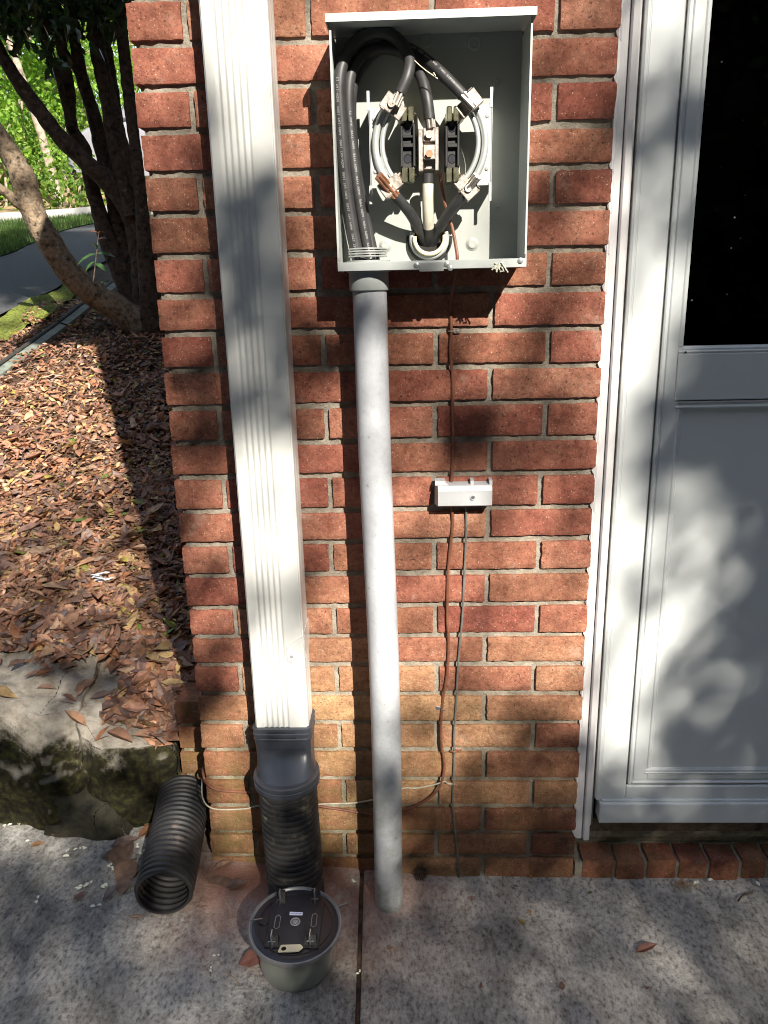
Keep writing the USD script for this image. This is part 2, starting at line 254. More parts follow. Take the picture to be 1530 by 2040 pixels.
plain('turf', (.05, .10, .022), .9, vary=.4, scale=25., bump=.01, bscale=120.)
plain('moss', (.17, .20, .028), .95, vary=.45, scale=45., bump=.012, bscale=150.)
plain('white_aluminium', (.65, .65, .615), .34, vary=.035, scale=6., spec=.5, dirt=((.60, .56, .47), 7., .68))
plain('door_white', (.72, .745, .735), .38, vary=.02, scale=3., spec=.5)
plain('trim_white', (.74, .71, .70), .45, vary=.04, scale=12., dirt=((.5, .45, .42), 14., .70))
plain('door_groove', (.16, .145, .135), .6, vary=.1)  # dark tone carries the shade inside the jamb channel and door grooves
plain('caulk', (.80, .77, .76), .6, vary=.04, bump=.001, bscale=90.)
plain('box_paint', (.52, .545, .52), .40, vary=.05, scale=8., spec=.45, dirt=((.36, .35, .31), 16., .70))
plain('shaded_box_paint', (.36, .375, .35), .42, vary=.04, scale=8., spec=.45, dirt=((.40, .37, .32), 20., .72))  # same box paint, darkened to carry the shade inside the box
plain('galvanised', (.60, .62, .60), .36, .55, vary=.1, scale=16.)
plain('lug_metal', (.50, .44, .39), .42, .75, vary=.2, scale=55., bump=.001, bscale=160.)
plain('jaw_metal', (.62, .60, .42), .22, .95, vary=.25, scale=70.)
plain('copper', (.56, .27, .16), .38, .75, vary=.25, scale=60.)
plain('strand', (.62, .56, .50), .35, .8, vary=.15, scale=60.)
plain('black_plastic', (.022, .021, .021), .45, vary=.3, scale=25., spec=.5)
plain('cable_black', (.035, .034, .035), .48, vary=.25, scale=30., spec=.5, dirt=((.16, .14, .13), 22., .66))
plain('white_print', (.30, .295, .29), .6, vary=.05)
plain('white_tape', (.62, .58, .46), .55, vary=.12, scale=40.)
plain('coupling_grey', (.36, .385, .375), .5, vary=.06)
plain('corrugated_black', (.033, .031, .031), .5, vary=.35, scale=18., dirt=((.20, .15, .12), 12., .60))
plain('corrugated_dusty', (.045, .041, .038), .62, vary=.35, scale=18., dirt=((.22, .19, .13), 14., .55))
plain('adapter_plastic', (.05, .055, .068), .34, vary=.15, scale=10., spec=.55, dirt=((.13, .12, .12), 18., .66))
plain('cover_grey', (.47, .475, .48), .42, vary=.04, scale=20.)
plain('brown_wire', (.19, .072, .040), .5, vary=.25, scale=40.)
plain('grey_wire', (.15, .155, .135), .6, vary=.25, scale=40.)
plain('pale_wire', (.50, .46, .35), .5, vary=.2, scale=50.)
plain('clip_metal', (.66, .65, .66), .25, .9, vary=.15, scale=80.)
plain('old_wood', (.135, .098, .06), .85, vary=.4, scale=30., bump=.006, bscale=60.)
plain('grey_wood', (.25, .225, .16), .9, vary=.35, scale=34., bump=.006, bscale=60.)
plain('edging', (.20, .225, .19), .7, vary=.25, scale=22., dirt=((.08, .075, .05), 12., .58))
plain('edging_dark', (.05, .05, .045), .7, vary=.25, scale=22.)
plain('bark', (.085, .058, .040), .92, vary=.5, scale=34., bump=.02, bscale=60., dirt=((.19, .15, .11), 26., .57))
plain('sunlit_bark', (.26, .19, .125), .92, vary=.5, scale=34., bump=.02, bscale=60., dirt=((.34, .29, .22), 22., .55))  # bark again, with sunlight on the leaning stem put into a paler colour
plain('pale_bark', (.36, .29, .22), .95, vary=.4, scale=12., bump=.02, bscale=30.)
plain('kerb_pale', (.40, .39, .37), .85, vary=.12, scale=10.)
plain('car_silver', (.33, .33, .37), .28, .25, vary=.02, scale=3., coat=.6)
plain('car_dark', (.02, .02, .022), .3, vary=.1)
plain('rubber', (.02, .02, .02), .85, vary=.2)
plain('meter_black', (.022, .021, .027), .34, vary=.2, scale=30., spec=.5)
plain('meter_ring', (.25, .245, .24), .30, vary=.1, scale=30.)
plain('meter_can', (.27, .285, .245), .16, vary=.05, scale=10., spec=.6)
plain('sticker', (.55, .57, .75), .5, vary=.02)
plain('tag_cream', (.72, .64, .44), .5, vary=.05)
plain('petal', (.78, .78, .62), .6, vary=.08)
plain('film', (.72, .76, .84), .25, vary=.06, scale=40., spec=.7)
plain('interior', (.02, .018, .016), .9)
plain('seed_pod', (.07, .045, .03), .9, vary=.3, scale=80.)
plain('needle', (.36, .22, .11), .8, vary=.3, scale=40.)
leafmat('litter', trans=.15, tcol=(1.0, .8, .5), rough=.55)
leafmat('shrub_leaf', trans=.22, rough=.28, spec=.6)
leafmat('tree_leaf', trans=.45, rough=.5)
leafmat('shade_leaf', trans=.12, rough=.5)
leafmat('blade', trans=.4, rough=.5)
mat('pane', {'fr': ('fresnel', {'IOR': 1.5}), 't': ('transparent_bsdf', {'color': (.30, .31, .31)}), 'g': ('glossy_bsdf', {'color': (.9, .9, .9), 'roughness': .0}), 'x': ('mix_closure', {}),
             'q': ('geometry', {}), 'v': ('voronoi_texture', {'scale': 62.}), 'vr': ('map_range', {'from_min': .13, 'from_max': .05, 'to_min': 0., 'to_max': 1., 'clamp': True}), 'vs': ('separate_color', {}), 'vt': ('map_range', {'from_min': .86, 'from_max': 1., 'to_min': 0., 'to_max': .8, 'clamp': True}), 'vm': ('math', {'math_type': 'multiply'}), 'd': ('diffuse_bsdf', {'color': (.45, .46, .42)}), 'y': ('mix_closure', {})},  # dust-like pale specks painted into the pane in place of mirrored sky glints
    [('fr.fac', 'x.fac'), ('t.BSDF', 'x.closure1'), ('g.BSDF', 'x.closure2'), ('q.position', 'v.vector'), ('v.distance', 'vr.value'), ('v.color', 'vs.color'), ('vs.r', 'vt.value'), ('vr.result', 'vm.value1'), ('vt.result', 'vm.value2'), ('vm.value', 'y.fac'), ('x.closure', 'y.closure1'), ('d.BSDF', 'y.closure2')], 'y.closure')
mat('car_glass', {'p': ('principled_bsdf', {'base_color': (.012, .013, .015), 'roughness': .05})}, [])

# ------------------------------------------------------------------ terrain
HY = [(-80, -.14), (.05, -.14), (.10, -.10), (.17, .12), (.30, .265), (.42, .31), (3.4, 1.204), (10, 2.52), (20, 5.5), (40, 10.), (80, 15.)]
def H(x, y, rough=True):
    x, y = np.asarray(x, float), np.asarray(y, float)
    z = np.interp(y, [a for a, b in HY], [b for a, b in HY])
    z = z + np.clip((-x - .5) * .05, 0, .25) * np.clip(y, 0, 1) * np.clip((3.2 - y) / 2, 0, 1)
    if rough: z = z + (fbm(np.stack([x * 3.1, y * 3.1, 0 * x], -1), 4, 3) - .5) * .10 * np.clip((y - .3) / .8, 0, 1) * np.clip(1 - (y - 2.9) / .8, .06, 1)
    return np.where((x > .015) & (y < 30), -.14, z)
def bed(px, py, far=60.):
    d = ray(px, py); t = np.linspace(.8, far, 6000); P = CAM + t[:, None] * d
    k = np.argmax(P[:, 2] < H(P[:, 0], P[:, 1])); return P[max(k, 1)]
def slab_z(x):
    return np.interp(x, [-3, -.6, .03, .314, .491, .85, 4], [.05, .03, .024, .004, -.014, -.024, -.03])
def slab(px, py):
    z = 0.
    for _ in range(6): p = atz(px, py, z); z = float(slab_z(p[0]))
    return np.array([p[0], p[1], z])

xs = np.unique(np.concatenate([np.linspace(-80, -6, 24), np.linspace(-6, -1.6, 60), np.arange(-1.6, .3, .03), np.linspace(.4, 80, 24)]).round(4))
ys = np.unique(np.concatenate([np.linspace(-60, 0, 16), np.arange(.04, 2.4, .03), np.arange(2.4, 14, .15), np.linspace(14, 80, 40)]).round(4))
ground = solo('ground', sheet(xs, ys, H), 'soil', 'brown mulched bed and bank rising beside the brick wall', None, kind='structure', smooth=True)
FF = sheet(np.unique(np.concatenate([np.linspace(-40, -8, 30), np.linspace(-8, 0, 60), np.linspace(0, 12, 10)])), np.unique(np.concatenate([np.linspace(6.5, 14, 60), np.linspace(14, 60, 50)])), lambda x, y: np.interp(y, [a for a, b in HY], [b for a, b in HY]) + .03 + (fbm(np.stack([x, y, 0 * x], -1), 3, 9) - .4) * .16)
FF[0][:, 2] = np.where(FF[0][:, 1] > np.interp(FF[0][:, 0], [-8, -4.14, -3.19, 0], [6.6, 7.75, 8.2, 9.8]) + .15, FF[0][:, 2], FF[0][:, 2] - .5)
solo('forest_floor', FF, 'forest_soil', 'sunlit leaf strewn forest floor beyond the kerb', None, kind='structure', smooth=True)

def strip(near, far, off, n=60, m=14, lump=0.):
    a = np.array([bed(*q) for q in near]); b = np.array([bed(*q) for q in far])
    A, B = spline(a, n), spline(b, n); V = []
    for i in range(n):
        for j in range(m + 1):
            p = A[i] + (B[i] - A[i]) * j / m; V.append((p[0], p[1], float(H(p[0], p[1])) + off))
    V = np.array(V); i, j = np.meshgrid(np.arange(n - 1), np.arange(m), indexing='ij'); k = i * (m + 1) + j
    q = np.stack([k, k + 1, k + m + 2, k + m + 1], -1).reshape(-1, 4)
    return V, np.vstack([q[:, [0, 1, 2]], q[:, [0, 2, 3]]])[:, ::-1]
DRIVE_NEAR = [(-260, 742), (-120, 690), (0, 634), (58, 603), (105, 584), (150, 556), (195, 532), (240, 515), (300, 500)]
DRIVE_FAR = [(-420, 602), (-200, 560), (0, 517), (58, 493), (110, 471), (150, 458), (192, 450), (240, 446), (300, 441)]
KERB = [(-420, 470), (-200, 462), (0, 452), (58, 449), (110, 445), (150, 442), (192, 438), (240, 435), (300, 431)]
driveway = solo('driveway', strip(DRIVE_NEAR, DRIVE_FAR, .02), 'asphalt', 'dark asphalt driveway climbing past the planting bed', None, kind='structure', smooth=True)
lawn = strip(DRIVE_FAR, KERB, .03)
solo('lawn', lawn, 'turf', 'green grass verge between driveway and pale kerb', None, kind='structure', smooth=True)

def blades(tri_v, tri_f, n, h, seed, tints):
    g = np.random.default_rng(seed); a, b, c = tri_v[tri_f[:, 0]], tri_v[tri_f[:, 1]], tri_v[tri_f[:, 2]]
    ar = np.linalg.norm(np.cross(b - a, c - a), axis=1); k = g.choice(len(ar), n, p=ar / ar.sum()); u, v = g.random((2, n)); s = u + v > 1; u[s], v[s] = 1 - u[s], 1 - v[s]
    P = a[k] + u[:, None] * (b - a)[k] + v[:, None] * (c - a)[k]; th = g.random(n) * 6.28; w = h * .10; L = h * (.5 + g.random(n))
    side = np.stack([np.cos(th), np.sin(th), 0 * th], 1); lean = np.stack([-np.sin(th), np.cos(th), 0 * th], 1) * (L * g.uniform(-.6, .6, n))[:, None]
    V = np.stack([P - side * w, P + side * w, P + lean + np.array([0, 0, 1.]) * L[:, None]], 1).reshape(-1, 3); F = np.arange(3 * n).reshape(-1, 3)
    t = np.asarray(tints)[g.integers(0, len(tints), n)] * g.uniform(.7, 1.25, (n, 1)); return (V, F), np.repeat(t, 3, 0)
gv, gt = blades(*lawn, 42000, .06, 5, [(.06, .13, .025), (.09, .17, .03), (.12, .16, .05)])
solo('grass', gv, 'blade', 'short green grass on the verge beside the driveway', 'grass', kind='stuff', smooth=False, tint=gt)
ms = strip([(-120, 745), (-40, 715), (0, 690), (40, 668), (80, 645), (120, 618), (160, 585)], [(-120, 690), (-40, 652), (0, 634), (58, 603), (105, 584), (140, 562), (170, 546)], .012, 40, 16)
mv = ms[0] + np.stack([0 * ms[0][:, 0], 0 * ms[0][:, 0], (fbm(ms[0] * 14, 3, 2) - .45) * .07], 1)
solo('moss', (mv, ms[1]), 'moss', 'yellow green moss bank along the driveway edge', 'moss', kind='stuff', smooth=True)

# concrete patio: two slabs and the joint between them
JX = lambda y: .352 + (-.046 - y) * .034
def slab_mesh(x0, x1, y0, y1, left):
    n, m = (150, 110); V = []
    for i in range(n):
        for j in range(m):
            u, v = i / (n - 1), (j / (m - 1)) ** 2; y = y1 + (y0 - y1) * v
            if left: x = x0 + (JX(y) - .005 - x0) * (1 - (1 - u) ** 2)
            else: x = JX(y) + .005 + (x1 - JX(y) - .005) * u ** 2
            e = abs(x - JX(y)) - .005
            V.append((x, y, float(slab_z(x)) - .004 * max(0, 1 - e / .006) + (0. if left else -.002)))
    V = np.array(V); V[:, 2] += (fbm(V * np.array([9., 9, 0]), 3, 4) - .5) * .006 + (fbm(V * np.array([70., 70, 0]), 2, 8) - .5) * .0016
    i, j = np.meshgrid(np.arange(n - 1), np.arange(m - 1), indexing='ij'); k = i * m + j
    q = np.stack([k, k + 1, k + m + 1, k + m], -1).reshape(-1, 4); F = np.vstack([q[:, [0, 1, 2]], q[:, [0, 2, 3]]])[:, ::-1]
    e = np.arange(m) + ((n - 1) * m if left else 0); o = len(V); V = np.vstack([V, V[e] - [0, 0, .05]]); a, b = e[:-1], e[1:]; c, d = o + np.arange(m - 1), o + np.arange(1, m)
    return V, np.vstack([F, np.stack([a, b, d], 1), np.stack([a, d, c], 1)])
solo('concrete_slab', slab_mesh(-3.2, 0, -6, .26, True), 'concrete', 'worn speckled concrete slab with the meter and lying pipe', None, kind='structure', smooth=40)
solo('concrete_slab', slab_mesh(0, 4.5, -6, .06, False), 'concrete', 'worn speckled concrete slab in front of the door step', None, kind='structure', smooth=40)
solo('joint_dirt', (np.array([(JX(y) + s * .007, y, float(slab_z(JX(y))) - .012) for y in (.0, -6.) for s in (-1, 1)]), np.array([(0, 1, 3), (0, 3, 2)])), 'soil', 'dirt in the joint between the two concrete slabs', 'dirt', kind='stuff', smooth=False)

# ------------------------------------------------------------------ the brick wall
W, PITCHZ = .841, .0706
LPX = [(88, 250), (175, 262), (262, 270), (348, 282), (427, 290), (510, 300), (590, 310), (665, 320), (738, 328), (813, 335), (884, 343), (952, 348), (1020, 355), (1085, 362), (1148, 370), (1212, 377), (1270, 383), (1325, 388), (1383, 393), (1440, 400), (1495, 405), (1551, 411), (1607, 417), (1659, 421)]
RPX = [(63, 1235), (154, 1229), (244, 1223), (329, 1219), (410, 1213), (493, 1209), (572, 1203), (651, 1197), (726, 1194), (797, 1188.5), (871, 1183), (939, 1180), (1009, 1174), (1072, 1170), (1137, 1169), (1201, 1167), (1264, 1164), (1323, 1161), (1382, 1158), (1440, 1155), (1495, 1153), (1554, 1150.6), (1607, 1149), (1659, 1148)]
zl = [at(x, y)[2] for y, x in LPX] + [.036, -.034]; zr = [at(x, y)[2] for y, x in RPX] + [.034, -.036]
for _ in range(3): zl.insert(0, zl[0] + PITCHZ); zr.insert(0, zr[0] + PITCHZ)      # courses above
R0 = 3                                                                           # list index of course joint 0
house = thing('brick_house', 'weathered red brick house wall between the downspout and the white door', 'house', (0, 0, 0))
HJ = .0115; ST = (W - 3 * HJ) / 4; HF = (W - 3 * ST - 4 * HJ) / 2
def brick_mesh(c00, c10, c01, c11, depth=.088, nx=14, nz=6, seed=0, rag=.0016):
    """a brick with a worn, slightly uneven face: c.. are the (x, z) corners of the face"""
    u, v = np.meshgrid(np.linspace(0, 1, nx + 1), np.linspace(0, 1, nz + 1), indexing='ij')
    u = .5 - .5 * np.cos(np.pi * u) if False else u
    c00, c10, c01, c11 = map(np.asarray, (c00, c10, c01, c11))
    xz = (c00 * ((1 - u) * (1 - v))[..., None] + c10 * (u * (1 - v))[..., None] + c01 * ((1 - u) * v)[..., None] + c11 * (u * v)[..., None])
    x, z = xz[..., 0].copy(), xz[..., 1].copy(); p = np.stack([x * 130, z * 130, 0 * x + seed * 3.7], -1)
    n1, n2 = fbm(p, 3, 1) - .5, fbm(p + 40, 3, 2) - .5
    eu = np.minimum(u, 1 - u) == 0; ev = np.minimum(v, 1 - v) == 0; e = eu | ev
    z += np.where(ev, n1 * rag * 2.4, 0); x += np.where(eu, n2 * rag * 2.4, 0)
    y = (fbm(p * .16 + 9, 2, 5) - .5) * .003 + np.where(e, .0020 + n2 * .003, 0) + np.where(eu & ev, .0006, 0)
    V = np.stack([x, y, z], -1).reshape(-1, 3); m = nz + 1
    i, j = np.meshgrid(np.arange(nx), np.arange(nz), indexing='ij'); k = i * m + j
    q = np.stack([k, k + m, k + m + 1, k + 1], -1).reshape(-1, 4); F = [q[:, [0, 1, 2]], q[:, [0, 2, 3]]]
    loop = [i * m for i in range(nx + 1)] + [nx * m + j for j in range(1, m)] + [i * m + nz for i in range(nx - 1, -1, -1)] + [j for j in range(nz - 1, 0, -1)]
    B = V[loop].copy(); B[:, 1] = depth; o = len(V); L = len(loop); a = np.array(loop); b = np.roll(a, -1); c = o + np.arange(L); d = np.roll(c, -1)
    F += [np.stack([a, c, d], 1), np.stack([a, d, b], 1)]
    return np.vstack([V, B]), np.vstack(F)
def row_spans(r, jig):
    xs = [0.]; 
    for w in ([HF, ST, ST, ST, HF] if r % 2 == 0 else [ST] * 4): xs += [xs[-1] + w, xs[-1] + w + HJ]
    sp = [(xs[k], xs[k + 1]) for k in range(0, len(xs) - 1, 2)]
    return [(a + (jig[k] if k else 0), b + (jig[k + 1] if k + 1 < len(sp) else .004)) for k, (a, b) in enumerate(sp)]
br = random.Random(11)
SPECIAL = {}                                     # (course, brick): (tone shift, tan glaze) seen in the photograph
for key, t, g in [((3, 4), -.05, .75), ((4, 0), -.18, .05), ((5, 0), -.05, .62), ((5, 1), -.05, .6), ((3, 0), -.02, .05), ((6, 3), -.02, .62), ((7, 0), -.02, .1), ((8, 3), -.1, .2), ((17, 4), 0, .1), ((16, 2), .1, .5), ((17, 1), .1, .62), ((17, 2), .05, .45), ((17, 3), .02, .6),
                  ((18, 1), .1, .8), ((18, 2), .1, .75), ((19, 1), .1, .85), ((19, 2), .12, .8), ((19, 3), 0, .55), ((20, 1), .05, .6), ((20, 2), .05, .7), ((20, 3), 0, .6), ((21, 2), -.1, .3), ((21, 3), -.1, .35), ((22, 2), -.05, .6), ((22, 3), -.05, .55), ((13, 2), .05, .5), ((11, 0), -.15, .5), ((12, 0), -.02, .4), ((10, 1), -.02, .35), ((4, 1), 0, .55), ((6, 1), -.02, .45), ((7, 1), -.05, .5)]: SPECIAL[key] = (t, g)
for r in range(-2, 26):
    i = r + R0 - 1; jig = [0] + [br.uniform(-.003, .003) for _ in range(5)]
    if i < 0 or i + 1 >= len(zl): continue
    for k, (a, b) in enumerate(row_spans(r, jig)):
        th = .0063 + br.uniform(-.0008, .0008); tb = .0072 + br.uniform(-.001, .0012)
        zt = lambda x: zl[i] + (zr[i] - zl[i]) * x / W - tb
        zb = lambda x: zl[i + 1] + (zr[i + 1] - zl[i + 1]) * x / W + th
        ex = br.uniform(-.003, .003) if k == 0 else 0
        m = brick_mesh((a + ex, zb(a)), (b, zb(b)), (a + ex, zt(a)), (b, zt(b)), seed=r * 9 + k, nx=26 if b - a > .12 else 14, nz=9, rag=.0017)
        dy = br.uniform(-.0015, .0015); m[0][:, 1] += dy
        t, g = SPECIAL.get((r, k), (0., 0.)); tone = br.gauss(.49, .15) + t; gl = min(.95, max(g * .9, br.choice([.06, .12, .2, .34, .5])) + .22 * min(1, max(0, (r - 14) / 7)))
        part(house, 'brick', m, 'brick', 40, tint=(min(.95, max(.08, tone)), gl, br.random()))
# mortar bed, raked back
mx, mz = np.arange(.007, W + .006, .0045), np.arange(-.09, zl[0] + .05, .0045)
X, Zm = np.meshgrid(mx, mz, indexing='ij'); P = np.stack([X * 60, Zm * 60, 0 * X], -1)
Ym = .0088 + (fbm(P, 3, 21) - .5) * .0055 + np.where(X < .012, .004, 0)
n_, m_ = X.shape; i, j = np.meshgrid(np.arange(n_ - 1), np.arange(m_ - 1), indexing='ij'); k = i * m_ + j; q = np.stack([k, k + m_, k + m_ + 1, k + 1], -1).reshape(-1, 4)
part(house, 'mortar', (np.stack([X, Ym, Zm], -1).reshape(-1, 3), np.vstack([q[:, [0, 1, 2]], q[:, [0, 2, 3]]])), 'mortar', True)
part(house, 'mortar_core', bx(.008, W + .004, .016, .12, -.14, zl[0] + .05), 'mortar', False)
# the return along the side of the house and the courses above the picture
rb, rt = [], []
for r in range(-2, 26):
    i = r + R0 - 1
    for k in range(9):
        a = .1 + k * (ST + HJ) - (.106 if r % 2 else 0); a = max(a, .1)
        b = .1 + (k + 1) * (ST + HJ) - HJ - (.106 if r % 2 else 0)
        if b - a > .03: rb.append(bx(0, .06, a, b, zl[i + 1] + .005, zl[i] - .005, .002))
part(house, 'side_bricks', rb, 'brick', False, tint=(.45, .15, .3), kind='stuff')
part(house, 'side_mortar', bx(.009, .06, .12, 2.0, -.14, zl[0] + .05), 'mortar', False)
top = zl[0]; up = []
for q in range(22):
    z0 = top + q * PITCHZ + .005
    for a, b in row_spans(q, [0] * 6): up.append(bx(a, b, 0, .09, z0, z0 + PITCHZ - .0105, .002))
part(house, 'upper_bricks', up, 'brick', False, tint=(.5, .15, .6), kind='stuff')
part(house, 'house_wall', [bx(.008, .86, .009, .25, top + .05, 3.5), bx(.009, .22, .12, 6, top + .05, 3.5), bx(.06, .22, .12, 6, -.14, top + .05), bx(.861, 1.90, .03, .25, 2.2, 3.5), bx(1.9, 6, .03, .25, -.14, 3.5), bx(0.2, 6, 5.8, 6, -.14, 3.5), bx(5.8, 6, .25, 5.8, -.14, 3.5)], 'mortar', False)
part(house, 'interior', [bx(.221, 5.8, .6, 5.8, -.02, .0), bx(.221, 5.8, 2.2, 2.25, 0, 3.4), bx(.222, .24, .25, 2.2, 0, 3.3)], 'interior', False)
part(house, 'roof', extrude_x([(-.35, 3.42), (-.33, 3.36), (6.3, 3.36), (6.3, 3.5), (3, 4.6)], -.3, 6.3), 'asphalt', False)
# the lower brick ledge behind the corner, its top course showing cored holes
from shapely.geometry import Polygon, Point
lt = .366
for c in range(5):
    z1 = lt - c * PITCHZ
    for k in range(4 if c == 0 else 1):
        y0 = .136 + k * .106 + .003 * (c % 2); x0 = -.096 + .003 * (c % 3) - .004 * c 
        shp = Polygon([(x0, y0), (-.012, y0), (-.012, y0 + .095), (x0, y0 + .095)]); hx = (-.076, -.094, -.116, -.135)[k]
        if c == 0:
            for h in (-.058, 0, .045):
                if x0 + .02 < hx + h < -.03: shp = shp.difference(Point(hx + h, y0 + .048).buffer(.0165, 8))
        part(house, 'ledge_brick', move(trimesh.creation.extrude_polygon(shp, .058, engine='earcut'), (0, 0, z1 - .058)), 'brick', False, tint=(.22 + .05 * c, .3, .2 * c + .1 * k))
part(house, 'ledge_mortar', bx(-.090, -.016, .145, .24, -.1, lt - .054), 'mortar', False)

# ------------------------------------------------------------------ door frame, storm door, sill, brick step
frm = thing('door_frame', 'white painted door trim scribed against the brick edge', 'door frame', (.86, 0, 0))
DT = 2.14
def vprof(poly, z0, z1): return extrude_z(poly, z0, z1)
tr = [(.8455, .05), (.8455, .006), (.848, .002), (.8585, .001), (.8605, .004), (.8605, .024), (.8628, .024), (.8625, -.002), (.8645, -.005), (.874, -.005), (.8765, -.002), (.8765, .05)]
part(frm, 'trim', vprof(tr, .085, DT + .05), 'trim_white', 20)
part(frm, 'trim', vprof([(2.66 - x, y) for x, y in tr][::-1], .085, DT + .05), 'trim_white', 20)
part(frm, 'head_trim', bx(.878, 1.783, -.004, .05, DT + .004, DT + .05, .003), 'trim_white')
part(frm, 'jamb', bx(.8768, .8905, .03, .06, .10, DT), 'door_groove', False); part(frm, 'jamb', bx(1.770, 1.783, .03, .06, .10, DT), 'door_groove', False)
part(frm, 'hinge_strip', bx(.8805, .8845, .019, .030, .105, DT - .01, .0015), 'trim_white')
for a, b in ((1475, 1140), (1440, 1330), (290, 195)):
    z0, z1 = sorted((at(1215, a, .017)[2], at(1215, b, .017)[2])); part(frm, 'hinge', bx(.8775, .881, .0135, .020, z0, z1, .001), 'trim_white')
cb = []
for i in range(1, len(zr)):
    z = zr[i]
    if z < .1 or br.random() < .18: continue
    cb.append(hull([(.8475, .0, z + .014), (.8475, .0, z - .013), (.8405 - br.random() * .003, .004, z + .002), (.8405, .008, z - .003), (.8475, .012, z + .014), (.8475, .012, z - .013), (.842, .003, z + .008), (.842, .003, z - .008)]))
part(frm, 'caulk', [bx(.8425, .8475, .0015, .012, .09, DT)] + cb, 'caulk', 40)

door = thing('storm_door', 'white storm door with dark upper glass and plain lower panel', 'door', (1.33, .02, .12))
D0, D1 = .8905, 1.7695                           # leaf edges
def ring(u0, u1, w0, w1, y, prof=None):
    return None
# stiles and rails as bevelled bars around the insert
FA, FB, GZ, TZ = .9585, 1.7015, .2127, DT - .075   # inner edge of the outer frame, groove
part(door, 'stile', bx(D0, FA, .0185, .05, .173, DT - .005, .004), 'door_white'); part(door, 'stile', bx(FB, D1, .0185, .05, .173, DT - .005, .004), 'door_white')
part(door, 'bead', bx(D0 + .011, D0 + .0125, .0178, .022, .175, DT - .01), 'door_white', False); part(door, 'bead', bx(D0 + .0085, D0 + .0095, .018, .022, .175, DT - .01), 'door_white', False)
part(door, 'bottom_rail', bx(FA, FB, .0187, .05, .173, GZ, .003), 'door_white'); part(door, 'top_rail', bx(FA, FB, .0187, .05, TZ, DT - .005, .003), 'door_white')
part(door, 'groove', [bx(FA + .0002, FA + .0045, .026, .05, GZ, TZ), bx(FA, FB, .026, .05, GZ + .0002, GZ + .004)], 'door_groove', False)
# moulded retainer between groove and panel (mitred: verticals run through, horizontals butt)
mo = [(0, .05), (0, .0215), (.0025, .0195), (.0045, .0195), (.007, .0225), (.0085, .0225), (.0085, .0235), (.0095, .0235), (.0095, .05)]
part(door, 'retainer', vprof([(FA + .0045 + x, y) for x, y in mo], GZ + .004, TZ), 'door_white', 15)
part(door, 'retainer', vprof([(FB - .0045 - x, y) for x, y in mo][::-1], GZ + .004, TZ), 'door_white', 15)
part(door, 'retainer', extrude_x([(y, GZ + .004 + x) for x, y in mo], FA + .014, FB - .014), 'door_white', 15)
IA, IB = FA + .014, FB - .014                      # inner leaf
PX0 = 1.004
part(door, 'panel_frame', bx(IA + .0006, PX0, .0215, .05, GZ + .0145, TZ - .01, .002), 'door_white'); part(door, 'panel_frame', bx(IB - .031, IB - .0006, .0215, .05, GZ + .0145, TZ - .01, .002), 'door_white')
part(door, 'panel_frame', bx(PX0, IB - .031, .0217, .05, GZ + .0145, .242, .002), 'door_white')
part(door, 'bead', [extrude_x([(.05, .242), (.0205, .2425), (.0190, .246), (.021, .2475), (.0205, .2525), (.0235, .258), (.05, .259)], PX0 - .006, IB - .025)], 'door_white', 15)
part(door, 'bead', vprof([(PX0 - .002, .05), (PX0 - .002, .0212), (PX0, .0196), (PX0 + .003, .0196), (PX0 + .005, .0225), (PX0 + .007, .022), (PX0 + .010, .025), (PX0 + .010, .05)], .258, 1.075), 'door_white', 15)
part(door, 'lower_panel', bx(PX0 + .008, IB - .037, .0245, .05, .256, 1.078), 'door_white', False)
part(door, 'bead', extrude_x([(.05, 1.074), (.0160, 1.0745), (.0160, 1.0765), (.0185, 1.0805), (.0185, 1.084), (.0145, 1.0865), (.05, 1.0875)], .998, IB - .025), 'door_white', 15)
part(door, 'middle_rail', bx(.9955, IB - .026, .0165, .05, 1.0895, 1.1785, .0012), 'door_white')
part(door, 'window_frame', extrude_x([(.05, 1.1785), (.0185, 1.1787), (.0165, 1.1825), (.0205, 1.1845), (.0205, 1.188), (.024, 1.1925), (.05, 1.1930)], .996, IB - .026), 'door_white', 15)
part(door, 'window_frame', vprof([(.9945, .05), (.9945, .0212), (.997, .0195), (1.0005, .0195), (1.0035, .026), (1.0035, .05)], 1.1931, TZ - .012), 'door_white', 15)
part(door, 'window_frame', bx(IB - .034, IB - .026, .0195, .05, 1.1931, TZ - .012), 'door_white', False); part(door, 'window_frame', bx(.996, IB - .026, .0195, .05, TZ - .0118, TZ - .001), 'door_white', False)
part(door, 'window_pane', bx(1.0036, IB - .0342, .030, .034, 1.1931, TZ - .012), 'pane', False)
part(door, 'screw', cyl((1.0072, .0155, 1.1815), (1.0072, .019, 1.1815), .002, 8), 'car_dark')
part(door, 'bottom_sweep', [bx(.899, 1.761, .0065, .05, .122, .1735, .0015), bx(.905, 1.755, .0135, .05, .1735, .1785, .001)], 'door_white')
inner = solo('entry_door', bx(.93, 1.75, .17, .21, .12, 2.1), 'interior', 'dark entry door behind the storm door glass', 'door', smooth=False)

